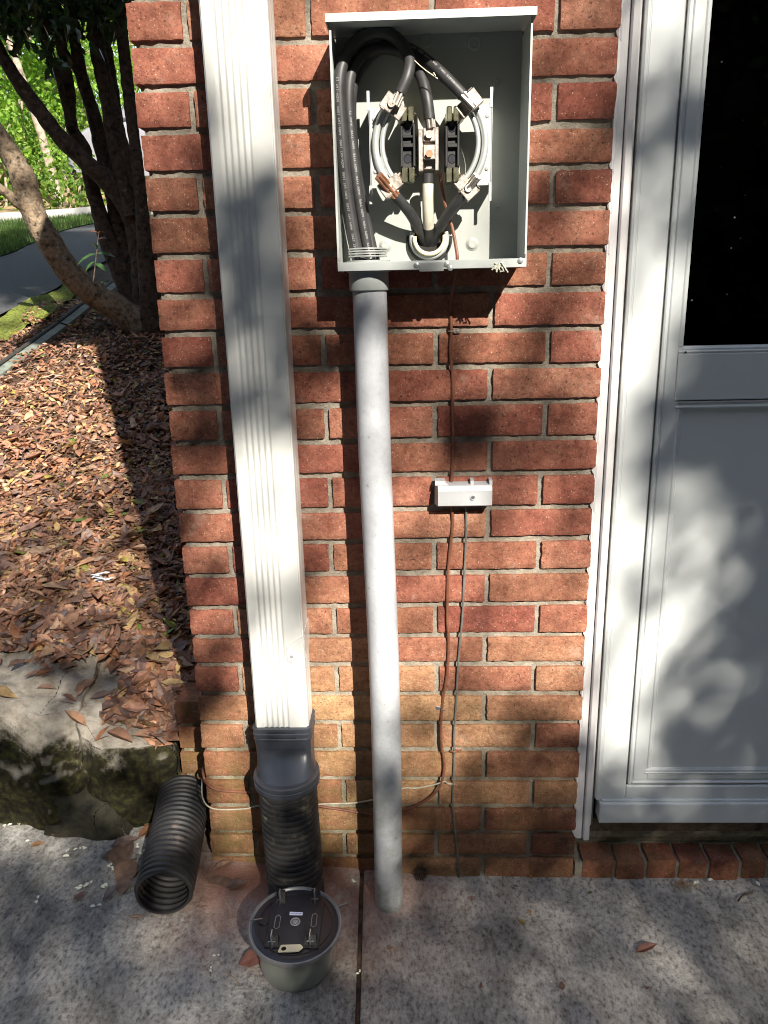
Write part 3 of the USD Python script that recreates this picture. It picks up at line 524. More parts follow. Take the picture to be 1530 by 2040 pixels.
sill = thing('door_sill', 'weathered brown timber sill under the white storm door', 'sill', (1.33, .06, .03))
def wood(x0, x1, y0, y1, z0, z1, s):
    m = bx(x0, x1, y0, y1, z0, z1); 
    for _ in range(5): m = m.subdivide() if len(m.faces) < 9000 else m
    v = m.vertices.copy(); n = fbm(v * np.array([9, 40, 90]) + s, 3, s) - .5; v[:, 1] += n * .006 * (v[:, 1] < y0 + .01); v[:, 2] += (fbm(v * np.array([14, 10, 30]) + s, 3, s + 1) - .5) * .005; m.vertices = v; return m
part(sill, 'board', wood(.858, 1.80, .032, .12, .080, .116, 1), 'old_wood', 30); part(sill, 'board', wood(.853, 1.80, .044, .12, .055, .079, 2), 'grey_wood', 30); part(sill, 'board', wood(.86, 1.80, .060, .12, .03, .054, 3), 'grey_wood', 30)

step = thing('brick_step', 'row of red bricks on edge forming the step below the door', 'step', (1.33, .02, -.03))
bxs = [(.867, .939), (.944, 1.010), (1.017, 1.084), (1.090, 1.154), (1.161, 1.226), (1.235, 1.290)] + [(1.297 + k * .0725, 1.297 + k * .0725 + .066) for k in range(8)]
for k, (a, b) in enumerate(bxs):
    m = brick_mesh((a, -.045), (b, -.045), (a + .001, .0215), (b - .001, .0215), depth=.06, nx=9, nz=8, seed=300 + k); v, f = m
    v = v.copy(); v[:, 1] += br.uniform(-.002, .003); v[v[:, 2] > .015, 2] += 0
    part(step, 'brick', (v, f), 'brick', 40, tint=(.40 + br.uniform(-.1, .08), .06, br.random()))
part(step, 'mortar', (lambda s: (s[0][:, [0, 1, 2]], s[1]))(sheet(np.arange(.85, 1.9, .01), np.linspace(.007, .10, 8), lambda x, y: .0135 + (fbm(np.stack([x * 50, y * 50, 0 * x], -1), 3, 5) - .5) * .005 + np.clip((y - .05) * .5, 0, .02))), 'mortar', True)
part(step, 'mortar_front', bx(.85, 1.9, .0065, .03, -.08, .0135), 'mortar', False)

# ------------------------------------------------------------------ downspout, adapter, corrugated pipes, conduit
dsp = thing('downspout', 'white fluted aluminium downspout running down the brick wall', 'downspout', (.199, -.04, .42))
DL, DR, DF, DB = .1425, .2555, -.0785, -.006
pr = [(DL + .004, DF)]
for t in np.linspace(0, 1, 61):
    c = .16 + .50 * t; pr.append((DL + (DR - DL) * c, DF + .0015 - .0015 * math.cos(t * 5 * 2 * math.pi)))
pr += [(DR - .006, DF), (DR - .0035, DF + .0012), (DR - .0030, DF + .004), (DR - .0008, DF + .0052), (DR, DF + .009)]
for c in (.35, .65): y = DF + (DB - DF) * c; pr += [(DR, y - .003), (DR - .0022, y), (DR, y + .003)]
pr += [(DR, DB - .004), (DR - .004, DB), (DL + .004, DB), (DL, DB - .004), (DL, DF + .009), (DL + .0008, DF + .0045), (DL + .0025, DF + .003)]
part(dsp, 'pipe', extrude_z(pr, .40, 3.3), 'white_aluminium', 38)
tabp = [at(x, y, DF - .001) for x, y in ((572, 1289), (586, 1278), (602, 1268), (606, 1272), (604, 1312), (584, 1322), (573, 1314))]
part(dsp, 'strap', extrude_y([(p[0], p[2]) for p in tabp], DF - .0030, DF), 'white_aluminium', False)
part(dsp, 'strap', [bx(DR + .0002, DR + .0014, DF + .004, .002, tabp[4][2], tabp[3][2] + .012)], 'white_aluminium', False)
sp = at(581, 1308, DF - .003); part(dsp, 'screw', cyl(sp + [0, -.0012, 0], sp + [0, .002, 0], .0035, 10), 'galvanised')

adp = thing('downspout_adapter', 'black plastic adapter joining the white downspout to the corrugated pipe', 'pipe adapter', (.203, -.05, .29))
def sect(kind, r=0, hw=0, y0=0, y1=0, cx=.2045, cy=-.0855, n=48):
    a = np.arange(n) * 2 * np.pi / n
    if kind == 'c': return np.stack([cx + r * np.cos(a), cy + r * np.sin(a)], 1)
    c, s = np.cos(a), np.sin(a); k = 1 / np.maximum(np.abs(c), np.abs(s)); k = np.minimum(k, 1.32)
    return np.stack([cx + hw * c * k, (y0 + y1) / 2 + (y1 - y0) / 2 * s * k], 1)
def loft(secs, cap=True):
    n = len(secs[0][1]); V = np.vstack([np.column_stack([s, np.full(n, z) if np.ndim(z) == 0 else z]) for z, s in secs]); F = []
    j = np.arange(n); j2 = (j + 1) % n
    for i in range(len(secs) - 1): a = i * n; F += [np.stack([a + j, a + j2, a + n + j2], 1), np.stack([a + j, a + n + j2, a + n + j], 1)]
    if cap:
        V = np.vstack([V, V[:n].mean(0), V[-n:].mean(0)]); e = (len(secs) - 1) * n
        F += [np.stack([j2, j, np.full(n, len(V) - 2)], 1), np.stack([e + j, e + j2, np.full(n, len(V) - 1)], 1)]
    return trimesh.Trimesh(V, np.vstack(F), process=False)
RZ = [at(565, y, -.09)[2] for y in (1455, 1497, 1540, 1556)]
zt_, zb_, zc_, zd_ = RZ
def rs(g, z): return z, sect('r', hw=.0605 + g, y0=DF - .006 - g, y1=-.001, cx=.199)
body = [rs(0, zt_), rs(.0022, zt_ - .001), rs(.0022, zt_ - .004), rs(0, zt_ - .005), rs(0, zt_ - .012), rs(.0018, zt_ - .0135), rs(.0018, zt_ - .0165), rs(0, zt_ - .018), rs(0, zt_ - .024), rs(.0015, zt_ - .0255), rs(.0015, zt_ - .028), rs(-.0005, zt_ - .030), rs(-.002, zb_)]
for t in (.25, .5, .75, 1.):
    a = sect('r', hw=.0585, y0=DF - .004, y1=-.001, cx=.199); b = sect('c', r=.0635); tt = t ** 1.6
    body.append((zb_ + (zc_ - zb_) * t, a * (1 - tt) + b * tt))
part(adp, 'hopper', loft(body), 'adapter_plastic', 40)
lp = np.linspace(0, 1, 13)
part(adp, 'collar', loft([(zc_ + .004, sect('c', r=.064)), (zc_ + .002, sect('c', r=.0695)), (zc_ - .003, sect('c', r=.0705)), (zc_ - .008, sect('c', r=.0690)), (zc_ - .009, sect('c', r=.0705)), (zd_, sect('c', r=.0700)), (zd_ - .002, sect('c', r=.063)), (zd_ - .02, sect('c', r=.060))]), 'adapter_plastic', 40)
for k, (w, z) in enumerate(((.058, zt_ - .0098), (.052, zt_ - .0222))):     # moulded lettering, too worn to read: raised dashes
    b = [];  x = .199 - w / 2
    while x < .199 + w / 2: l = br.uniform(.002, .0045); b.append(bx(x, x + l, DF - .0068, DF - .006, z - .0013, z + .0013)); x += l + br.uniform(.0012, .002)
    part(adp, 'moulded_marks', b, 'meter_black', False)
part(adp, 'apron', hull([(.199 + x, DF - .0052 + dy, zb_ + .001 + dz) for x in (-.048, .048) for dy, dz in ((0, 0), (.006, 0))] + [(.199 + .042 * math.cos(a), DF - .0050 + .001 + .004 * 0, zb_ - .030 * math.sin(a)) for a in np.linspace(0, math.pi, 12)] + [(.199 + .042 * math.cos(a), DF + .002, zb_ - .030 * math.sin(a)) for a in np.linspace(0, math.pi, 12)]), 'adapter_plastic', 40)

def corrugated(a, b, r, pitch, seed, amp=.0042, bend=None):
    L = np.linalg.norm(b - a); n = int(L / pitch); S_, R_ = [], []
    for k in range(n):
        for t, g in ((0, -1), (.12, -1), (.3, .7), (.4, 1), (.72, 1), (.82, .7)): S_.append((k + t) / n); R_.append(r + amp * (g - 1) * .5)
    S_, R_ = np.array(S_), np.array(R_); P = a + S_[:, None] * (b - a)
    if bend is not None: P = P + np.sin(S_ * np.pi)[:, None] * bend
    R_ = R_ * (1 + (fbm(P * 9 + seed, 2, seed) - .5) * .02)
    return P, R_
vp = thing('corrugated_pipe', 'dusty black corrugated drain pipe standing upright below the downspout', 'drain pipe', (.205, -.09, 0))
P_, R_ = corrugated(np.array([.2095, -.088, -.01]), np.array([.2045, -.0855, zd_ - .006]), .0625, .0138, 3)
part(vp, 'pipe', tube(P_, R_, 40), 'corrugated_dusty', 30)
part(vp, 'torn_lip', tube([(.2045 + .0625 * math.cos(a), -.0855 + .0625 * math.sin(a), zd_ - .012 - .010 * max(0, math.sin(3 * a + 1))) for a in np.linspace(-2.9, -.2, 26)], .003, 8, lump=.5), 'corrugated_dusty')
tw = []
for k in range(9):
    p = np.array([.17 + br.random() * .05, -.149 - br.random() * .004, zd_ - .018 - br.random() * .022]); tw.append(tube([p, p + [br.uniform(-.012, .012), -.003, br.uniform(-.01, .004)], p + [br.uniform(-.02, .02), -.002, br.uniform(-.016, .003)]], .00045, 4))
solo('dry_moss_wisp', tw, 'edging_dark', 'wisp of dry moss caught on top of the upright corrugated pipe', 'moss', smooth=False)
lpipe = thing('corrugated_pipe', 'black corrugated pipe offcut lying on the concrete, open mouth forward', 'drain pipe', (-.07, -.03, .02))
sz = float(slab_z(-.06)); a_, b_ = np.array([-.060, -.172, sz + .0635]), np.array([-.098, .128, sz + .085])
P_, R_ = corrugated(a_, b_, .0625, .0150, 5, .0055, np.array([.004, 0, .004]))
part(lpipe, 'outer_wall', tube(P_, R_, 40, cap=False), 'corrugated_black', 30)
ti = tube(P_, R_ - .0028, 40, cap=False); ti.invert(); part(lpipe, 'inner_wall', ti, 'corrugated_black', 30)
ax_ = (b_ - a_) / np.linalg.norm(b_ - a_); Fm = frame(ax_); ri = [(R_[0] - .0035, -.001), (R_[0] + .001, -.0015), (R_[0] + .0015, .004), (R_[0] - .0035, .004), (R_[0] - .0035, -.001)]
part(lpipe, 'mouth_rim', move(lathe(ri, 40), a_, Fm), 'corrugated_black', 30)
part(lpipe, 'end_plug', move(trimesh.creation.cylinder(.056, .01, sections=24), b_ - ax_ * .01, Fm), 'soil', False)

BOXD = .115
cnd = thing('conduit', 'pale grey round conduit rising from the concrete to the meter box', 'conduit', (.42, -.08, -.03))
cp = [np.array([at(775, 1815, -.092)[0], -.094, -.045])] + [np.array([(at(l, y, -d)[0] + at(r, y, -d)[0]) / 2, -d, at(l, y, -d)[2]]) for y, l, r, d in ((1400, 736, 799, .086), (900, 712, 781, .074), (600, 702, 772, .066))]
cp.append(cp[-1] + (cp[-1] - cp[-2]) * .22)
part(cnd, 'pipe', tube(spline(cp, 60), .0308, 40), 'pvc_grey', 40)
ct = cp[-1]
part(cnd, 'coupling', move(lathe([(.0312, -.002), (.0355, 0), (.0355, .030), (.0385, .0305), (.0385, .050)], 36), (cp[-2][0] - .001, cp[-2][1], at(735, 578, -.1)[2])), 'coupling_grey', 30)
part(cnd, 'locknut', [move(lathe([(.024, 0), (.0345, 0), (.0345, .0022), (.024, .0022)], 28), (cp[-2][0] - .002, -.06, 1.366 + k * .0042)) for k in range(4)], 'galvanised', 30)

# ------------------------------------------------------------------ meter box
X0, X1, Z0, Z1 = .3585, .6775, 1.343, 1.7185
mbx = thing('meter_box', 'open grey metal meter box on the brick wall with its cover removed', 'meter box', (.518, 0, Z0))
def q(px, py, d): return at(px, py, -d)
part(mbx, 'back_panel', bx(X0, X1, -.0055, -.003, Z0, Z1 + .0092), 'shaded_box_paint', False)
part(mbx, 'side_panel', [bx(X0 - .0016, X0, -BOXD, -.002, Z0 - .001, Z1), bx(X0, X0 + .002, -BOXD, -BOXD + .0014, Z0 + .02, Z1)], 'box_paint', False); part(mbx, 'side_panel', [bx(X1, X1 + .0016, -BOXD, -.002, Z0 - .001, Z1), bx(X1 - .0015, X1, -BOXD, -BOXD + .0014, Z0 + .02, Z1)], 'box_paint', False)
part(mbx, 'floor_panel', bx(X0, X1, -BOXD + .0002, -.0056, Z0, Z0 + .0016), 'shaded_box_paint', False)
part(mbx, 'top_hood', [extrude_x([(-.002, Z1 + .012), (-.1235, Z1 + .010), (-.1260, Z1 + .0085), (-.1260, Z1 - .0025), (-.1245, Z1 - .0025), (-.1245, Z1 + .0075), (-.002, Z1 + .0095)], X0 - .006, X1 + .006), bx(X0 - .006, X0 - .0045, -.1244, -.002, Z1 - .0025, Z1 + .0094), bx(X1 + .0045, X1 + .006, -.1244, -.002, Z1 - .0025, Z1 + .0094)], 'box_paint', 20)
fz = q(850, 519, BOXD)[2]
part(mbx, 'bottom_flange', [bx(X0 - .0016, X1 + .0016, -BOXD - .0016, -BOXD, Z0 - .001, fz, .0004), bx(X0, X1, -BOXD + .0001, -BOXD + .011, fz - .0015, fz)], 'box_paint', False)
la, lb = q(835, 523, BOXD + .003), q(884, 540, BOXD + .003)
part(mbx, 'latch_plate', bx(la[0], lb[0], -BOXD - .0034, -BOXD - .0017, lb[2], la[2], .0005), 'galvanised', False)
for px, py in ((830, 528), (890, 526), (897, 534), (1037, 519)):
    p = q(px, py, BOXD + .002); part(mbx, 'screw', move(lathe([(0, 0), (.0048, 0), (.0048, .0012), (.003, .0024), (0, .0026)], 12), p, frame((0, -1, 0))), 'galvanised')
for px, py, r in ((990, 165, .0055), (992, 416, .0055), (945, 86, .011), (850, 80, .011), (706, 168, .006)):
    p = q(px, py, .006); part(mbx, 'knockout', move(lathe([(0, 0), (r * .6, 0), (r * .7, .0012), (r, .0012), (r * 1.15, 0)], 20), p, frame((0, -1, 0))), 'coupling_grey' if r < .01 else 'shaded_box_paint')
for px, py in ((768, 489), (941, 486)):
    p = q(px, py, .006); part(mbx, 'boss', move(lathe([(0, .004), (.005, .004), (.0055, .0045), (.0075, .004), (.009, .002), (.012, 0)], 20), p, frame((0, -1, 0))), 'shaded_box_paint')
# socket brackets, each with its half of the meter ring
rc = q(857, 287, .058); RR = .094
for sgn in (-1, 1):
    xo = q(737, 280, .05)[0] if sgn < 0 else q(979, 280, .05)[0]; zt2, zb2 = q(857, 212, .05)[2], q(857, 372, .05)[2]
    ang = np.linspace(-.86, .86, 24); inner = [(rc[0] + sgn * (RR - .006) * math.cos(t), rc[2] + (RR - .006) * math.sin(t)) for t in ang]
    poly = [(xo, zb2), *([(x, max(min(z, zt2), zb2)) for x, z in inner]), (xo, zt2)]
    if sgn > 0: poly = poly[::-1]
    b = part(mbx, 'socket_bracket', [extrude_y(poly, -.052, -.0502), bx(xo - .0009, xo + .0009, -.052, -.0056, zb2 - .008, zt2 + .008), bx(xo - .0035, xo + .0012, -.0535, -.050, zt2 - .004, zt2 + .026), bx(xo - .0035, xo + .0012, -.0535, -.050, zb2 - .026, zb2 + .004)], 'galvanised', False)
    arc = np.array([(rc[0] + sgn * RR * math.cos(t), -.055, rc[2] + RR * math.sin(t)) for t in np.linspace(-.92, .92, 30)])
    part(b, 'ring_segment', [tube(arc, .0062, 10), tube(np.array([(rc[0] + sgn * (RR - .012) * math.cos(t), -.056, rc[2] + (RR - .012) * math.sin(t)) for t in np.linspace(-.86, .86, 30)]), .0045, 10)], 'galvanised', 40)
    for dz in (.026, -.018):
        pz = (zt2 if dz < 0 else zb2) + dz; px_ = xo - sgn * .008
        part(b, 'rivet', move(lathe([(0, 0), (.0035, 0), (.0025, .0016), (0, .002)], 10), (px_, -.0522, pz), frame((0, -1, 0))), 'white_print')
# insulating blocks with their jaws
for l, r in ((797, 828), (887, 915)):
    a, b = q(l, 222, .055), q(r, 357, .055); ca = (a[0] + b[0]) / 2; za, zb3 = a[2], b[2]
    ins = part(mbx, 'insulator_block', [bx(a[0], b[0], -.052, -.0056, zb3 + .018, za - .018, .0012), bx(a[0], a[0] + .004, -.060, -.0521, zb3 + .02, za - .02, .0008), bx(b[0] - .004, b[0], -.060, -.0521, zb3 + .02, za - .02, .0008), bx(a[0] + .004, b[0] - .004, -.060, -.0521, (za + zb3) / 2 - .003, (za + zb3) / 2 + .003, .0006), bx(a[0] + .0041, b[0] - .0041, -.058, -.0521, (za + zb3) / 2 + .012, (za + zb3) / 2 + .016, .0006)], 'black_plastic', False)
    for zz in ((za + zb3) / 2 + .029, (za + zb3) / 2 - .020): part(ins, 'screw_hole', move(lathe([(0, 0), (.0060, 0), (.0072, .001), (.0078, 0)], 16), (ca, -.0521, zz), frame((0, -1, 0))), 'meter_black')
    for zz, up_ in ((za - .006, 1), (zb3 + .006, -1)):
        j = part(ins, 'jaw', [bx(ca - .0105, ca - .0012, -.070, -.030, zz - .0115, zz + .0115, .0018), bx(ca + .0012, ca + .0105, -.070, -.030, zz - .0115, zz + .0115, .0018), bx(ca - .011, ca + .011, -.030, -.0056, zz - .008, zz + .008, .001)], 'jaw_metal', 30)
        part(ins, 'jaw_spring', [tube([(ca + .0105, -.066, zz), (ca + .0135, -.060, zz), (ca + .0135, -.046, zz), (ca + .0105, -.036, zz)], .0018, 6)], 'jaw_metal')
# neutral block with two bolts
a, b = q(833, 252, .06), q(874, 340, .06); cx = (a[0] + b[0]) / 2
nb = part(mbx, 'neutral_block', [bx(a[0], cx - .009, -.060, -.0056, b[2], a[2] - .004, .001), bx(cx + .011, b[0], -.064, -.0056, b[2], a[2] - .002, .001), bx(cx - .0089, cx + .0109, -.050, -.0056, b[2] + .004, a[2] - .004, .001), bx(cx - .0089, cx + .0109, -.0640, -.0501, a[2] - .024, a[2] - .003, .001), bx(cx - .0089, cx + .0109, -.0640, -.0501, b[2] + .018, b[2] + .041, .001)], 'lug_metal', False)
for zz, mm in ((a[2] - .014, 'lug_metal'), (b[2] + .026, 'copper')): part(nb, 'bolt', move(trimesh.creation.cylinder(.0062, .007, sections=6 if mm == 'copper' else 16), (cx + .001, -.067, zz), frame((0, -1, 0))), mm, False)
# four lugs on the diagonals
LUG = {}
for name, (px, py), (jx, jy), d in (('tl', (780, 209), (812, 240), .075), ('tr', (938, 203), (905, 238), .075), ('bl', (775, 372), (810, 345), .070), ('br', (932, 377), (903, 345), .070)):
    c = q(px, py, d); j = q(jx, jy, .055); ax = j - c; ax[1] = 0; ax /= np.linalg.norm(ax); R = frame(np.array([0, -1, 0]), ax); LUG[name] = (c, ax)
    def P3(m): return move(m, c, R)
    body = [P3(bx(-.016, .006, -.0135, .0135, -.010, .009, .001)), P3(bx(.0061, .024, -.0115, .0115, -.014, -.004, .001)), P3(bx(-.013, -.004, -.0155, -.0136, -.010, .0115, .0008)), P3(bx(.018, .030, -.009, .009, -.055, -.0141, .001))]
    g = part(mbx, 'lug', body, 'lug_metal', False)
    part(g, 'set_screw', P3(lathe([(0, .0125), (.0058, .0125), (.0064, .0115), (.0064, .0085), (0, .0085)], 16)), 'galvanised' if name[1] == 'r' else 'lug_metal')
hc = q(855, 476, .006); RH = .032
part(mbx, 'hub_hole', move(lathe([(0, 0), (RH - .004, 0), (RH - .004, -.001), (0, -.001)], 28), hc - [0, .0012, 0], frame((0, -1, 0))), 'interior', False)  # black disc stands in for the dark inside the hub hole
hb = part(mbx, 'hub_ring', [tube([(hc[0] + RH * math.cos(t), -.020, hc[2] + RH * math.sin(t)) for t in np.linspace(-3.5, .35, 40)], .0042, 10), tube([(hc[0] + (RH + .001) * math.cos(t), -.011, hc[2] + (RH + .001) * math.sin(t)) for t in np.linspace(-3.5, .35, 40)], .0046, 10)], 'coupling_grey')
part(hb, 'bushing', tube([(hc[0] + (RH - .005) * math.cos(t), -.027, hc[2] + (RH - .005) * math.sin(t)) for t in np.linspace(-3.3, .2, 36)], .0038, 10), 'tag_cream')
part(mbx, 'gasket', tube([(hc[0] + (RH + .005) * math.cos(t), -.008, hc[2] + (RH + .006) * math.sin(t)) for t in np.linspace(-3.3, .1, 36)], .005, 8, lump=.3), 'black_plastic')
nest = []
for k in range(7): p = q(985 + k * 3, 524 + (k % 3) * 4, BOXD + .003); nest.append(tube([p, p + [br.uniform(-.006, .006), -.001, br.uniform(-.010, .003)], p + [br.uniform(-.008, .008), -.001, br.uniform(-.016, 0)]], .0013, 5, lump=.4))
solo('cobweb_tuft', nest, 'petal', 'dusty cobweb tuft hanging from the lower edge of the meter box', 'cobweb', smooth=False)

# ------------------------------------------------------------------ cables in the box
def cable(label, pts, r, segs=None, strands=None, text=None, wire='cable_black', group=None):
    P = spline([q(*p) for p in pts], 70)
    t = thing('power_cable', label, 'cable', P[0], group)
    part(t, 'insulation', tube(P, r, 16), wire, 40)
    if strands:
        e, d = P[-1], P[-1] - P[-4]; d /= np.linalg.norm(d); Fr = frame(d); mname, L = strands
        for k in range(7):
            o = Fr[:, 0] * (.62 * r * math.cos(k * 1.047)) * (k < 6) + Fr[:, 1] * (.62 * r * math.sin(k * 1.047)) * (k < 6)
            part(t, 'strand', tube([e + o - d * .004, e + o + d * L], r * .31, 7), mname)
    if segs:
        for i0, i1, mname in segs: part(t, 'tape', tube(P[i0:i1], r * 1.06, 16), mname, 40)
    if text:
        s0, s1, word, side = text; n = 0; V = []
        cum = np.concatenate([[0], np.cumsum(np.linalg.norm(np.diff(P, axis=0), axis=1))]); pos = cum[s0]; 
        while pos < cum[s1]:
            for ch in word:
                if ch != ' ' and pos < cum[s1]:
                    c = np.array([np.interp(pos, cum, P[:, k]) for k in range(3)]); d = np.array([np.interp(pos + .002, cum, P[:, k]) for k in range(3)]) - c; d /= np.linalg.norm(d)
                    nrm = np.array([side, -1., 0.]); nrm -= d * (nrm @ d); nrm /= np.linalg.norm(nrm); up_ = np.cross(nrm, d)
                    g = meshkit.text_mesh(ch, .0034, .0003, bold=True); V.append(move(g, c + nrm * (r + .0001) - up_ * .0017, np.stack([d, up_, nrm], 1)))
                pos += .0034
            pos += .006
        if V: part(t, 'printed_text', V, 'white_print', False)
    return t
CR = .0098
cable('outermost black power cable, looping high and down to the upper lug beside the white plate', [(724, 525, .055), (712, 500, .055), (692, 380, .06), (680, 250, .065), (676, 170, .065), (684, 125, .06), (707, 84, .05), (750, 62, .045), (792, 78, .05), (815, 115, .065), (812, 150, .078), (797, 186, .080)], CR, strands=('strand', .020), text=(4, 26, 'AUDV-1AT 1350', -.25))
cable('black power cable between its two neighbours, ending at the middle neutral block', [(740, 525, .045), (733, 500, .045), (712, 380, .05), (699, 270, .05), (694, 190, .05), (702, 140, .045), (730, 104, .030), (775, 96, .022), (812, 112, .026), (838, 150, .045), (850, 195, .06), (856, 238, .062)], CR, strands=('strand', .014), text=(3, 22, 'AUDV TYPE', .3))
cable('black power cable ending at the upper lug near the bare side wall', [(748, 525, .03), (742, 500, .03), (722, 410, .03), (703, 290, .03), (700, 190, .03), (720, 130, .022), (765, 92, .02), (815, 98, .028), (855, 125, .055), (888, 155, .072), (922, 190, .078)], CR, strands=('strand', .028), text=(44, 66, 'TORS SUPER VUE', .3))
cable('short black cable from the round hole to the lower lug with copper strands', [(850, 486, .0), (838, 462, .02), (816, 424, .05), (788, 390, .068)], .0092, strands=('copper', .046))
cable('cable wrapped in cream tape rising from the round hole to the neutral block', [(854, 486, .0), (854, 465, .02), (853, 430, .04), (852, 390, .052), (853, 345, .055)], .0092, segs=[(24, 62, 'white_tape')])
cable('shaded black cable from the round hole to the lower lug in shadow', [(862, 486, .0), (872, 460, .02), (896, 422, .05), (922, 388, .068)], .0092, strands=('strand', .04))
wsp = thing('frayed_thread', 'thin frayed thread hanging between the upper cables in the meter box', 'thread', q(827, 122, .08))
part(wsp, 'thread', tube(spline([q(826, 121, .08), q(845, 138, .085), (q(862, 150, .088)), q(872, 157, .088)], 16), .0009, 5), 'tag_cream'); part(wsp, 'loose_end', tube(spline([q(862, 150, .088), q(864, 145, .09), q(868, 152, .09)], 8), .0008, 5), 'tag_cream')

# ------------------------------------------------------------------ small grounding box, wires and clips on the wall
gb = thing('grounding_box', 'small pale grey plastic bonding cover screwed to the bricks', 'junction box', at(925, 1005, 0))
a, b = at(871, 962, -.036), at(981, 1009, -.036)
zt3, zb3, xa, xb = a[2], b[2], a[0], b[0]
cv = [hull([(x, y, z) for x in (xa - .004, xb + .001) for y, z in ((-.002, zb3 - .002), (-.002, zt3 - .006))] + [(x, y, z) for x in (xa + .0015, xb - .001) for y, z in ((-.035, zb3 + .001), (-.0375, zb3 + .003), (-.0375, zt3 - .017), (-.032, zt3 - .0075))])]
for s0, s1, hh in ((xa - .0038, xa + .0165, .0015), (xa + .066, xa + .0725, .0015), (xb - .0055, xb + .0005, .0015)):
    cv.append(hull([(s0, -.003, zt3 - .008), (s1, -.003, zt3 - .008), (s0, -.003, zt3 + hh), (s1, -.003, zt3 + hh), (s0, -.026, zt3 - .008), (s1, -.026, zt3 - .008), (s0, -.024, zt3 + hh - .001), (s1, -.024, zt3 + hh - .001)]))
cv.append(hull([(xa + .0165, -.003, zt3 - .008), (xa + .024, -.003, zt3 - .008), (xa + .0165, -.003, zt3 - .003), (xa + .0165, -.024, zt3 - .003), (xa + .0165, -.026, zt3 - .008), (xa + .024, -.026, zt3 - .008)]))
part(gb, 'cover', cv, 'cover_grey', 30)
p = at(942, 991, -.038); part(gb, 'screw', move(lathe([(.0055, 0), (.0055, .0014), (.0048, .0018), (.0044, .0004), (0, .0004)], 18), p, frame((0, -1, 0))), 'cover_grey'); part(gb, 'screw_head', [move(lathe([(0, .0014), (.0036, .0009), (.0036, .0003), (0, .0003)], 12), p, frame((0, -1, 0))), move(bx(-.0028, .0028, -.0005, .0005, .0012, .0019), p, frame((0, -1, 0)) @ rot((0, 0, 1), 35))], 'clip_metal', False)

def wall_pts(pts, off=.004): return [at(x, y, -off) if len(r) == 0 else at(x, y, -r[0]) for x, y, *r in pts]
def wire(label, pts, r, mname, n=90): 
    P = spline(wall_pts(pts), n); t = solo('wire', tube(P, r, 8), mname, label, 'wire', loc=P[0]); return t
wire('brown insulated ground wire running down the bricks from the meter box', [(876, 345, .03), (885, 400, .03), (900, 450, .03), (908, 490, .04), (911, 515, .045), (908, 545, .04), (900, 590, .012), (898, 620), (899, 660), (897, 700), (902, 760), (902, 830), (904, 880), (901, 940), (898, 980, .008), (902, 1040), (895, 1110), (892, 1160), (891, 1230), (894, 1280), (891, 1340), (883, 1390), (879, 1430), (879, 1480), (884, 1510, .006), (884, 1540, .008), (873, 1572, .010), (845, 1597, .009), (805, 1614, .006), (770, 1622), (745, 1624), (690, 1614), (638, 1606), (590, 1592), (520, 1580), (470, 1577), (432, 1573), (412, 1561), (406, 1548), (404, 1535, -.02), (404, 1530, -.08)], .0030, 'brown_wire', 220)
wire('grey green wire running from the bonding cover down to the concrete', [(928, 1000, .008), (929, 1040), (927, 1100), (924, 1160), (921, 1230), (915, 1290), (911, 1350), (908, 1410), (904, 1470), (905, 1500), (903, 1560), (902, 1610), (907, 1660), (911, 1700), (914, 1748)], .0023, 'grey_wire', 120)
wire('thin pale wire sagging low across the bricks behind the pipes', [(905, 1562), (892, 1561), (885, 1557, .010), (866, 1563, .008), (830, 1570), (800, 1571), (760, 1588), (740, 1594), (700, 1600), (640, 1602), (580, 1608), (520, 1605), (490, 1611), (450, 1613), (425, 1611), (411, 1603), (404, 1590), (402, 1575), (402, 1560, -.02), (402, 1553, -.08)], .0017, 'pale_wire', 150)
def clip(label, px, py, ang, mname, sx=1):
    c = at(px, py, -.0055); R = frame((0, -1, 0), (math.cos(ang), 0, math.sin(ang))); t = thing('wire_clip', label, 'clip', c)
    part(t, 'strap', move(tube([(-.0052, 0, -.006), (-.0045, 0, -.001), (-.002, 0, .0022), (.002, 0, .0022), (.0045, 0, -.001)], .0014, 6), c, R), mname); part(t, 'tab', move(bx(.004 * sx - (.013 if sx < 0 else 0), .004 * sx + (.013 if sx > 0 else 0), -.0042, .0042, -.004, -.0024, .0006), c, R), mname, False)
    part(t, 'screw', move(lathe([(0, .0016), (.0028, .001), (.0028, 0), (0, 0)], 10), c + R @ np.array([.0115 * sx, 0, -.0024]), frame((0, -1, 0))), mname)
clip('small metal clip holding the brown wire under the meter box', 900, 660, 0, 'lug_metal', 1)
clip('shiny metal clip holding the brown wire low on the wall', 884, 1414, -.15, 'clip_metal', -1)
clip('rusty copper clip on the grey green wire low on the wall', 904, 1497, .05, 'copper', 1)

# ------------------------------------------------------------------ the electric meter lying face down on the concrete
MC = np.array([.2345, -.268, float(slab_z(.23)) + .001]); MR = rot((1, 0, 0), 3.5) @ rot((0, 1, 0), 1.5)
mtr = thing('electric_meter', 'electric meter lying face down on the concrete with its prongs up', 'electric meter', MC)
def mm_(m): return move(m, MC, MR)
part(mtr, 'cover', mm_(lathe([(0, 0), (.066, 0), (.0705, .0015), (.0725, .006), (.0735, .012), (.0768, .082), (.0768, .090), (0, .090)], 64)), 'meter_can', 40)
part(mtr, 'rim', mm_(lathe([(.076, .086), (.083, .0865), (.0905, .090), (.0925, .093), (.0925, .098), (.0910, .1005), (.0885, .1005), (.0868, .098), (.084, .0965), (.076, .0965)], 72)), 'meter_ring', 40)
part(mtr, 'base_plate', mm_(lathe([(0, .1010), (.060, .1010), (.078, .1005), (.0835, .099), (.0862, .0970), (.086, .092), (0, .092)], 64)), 'meter_black', 40)
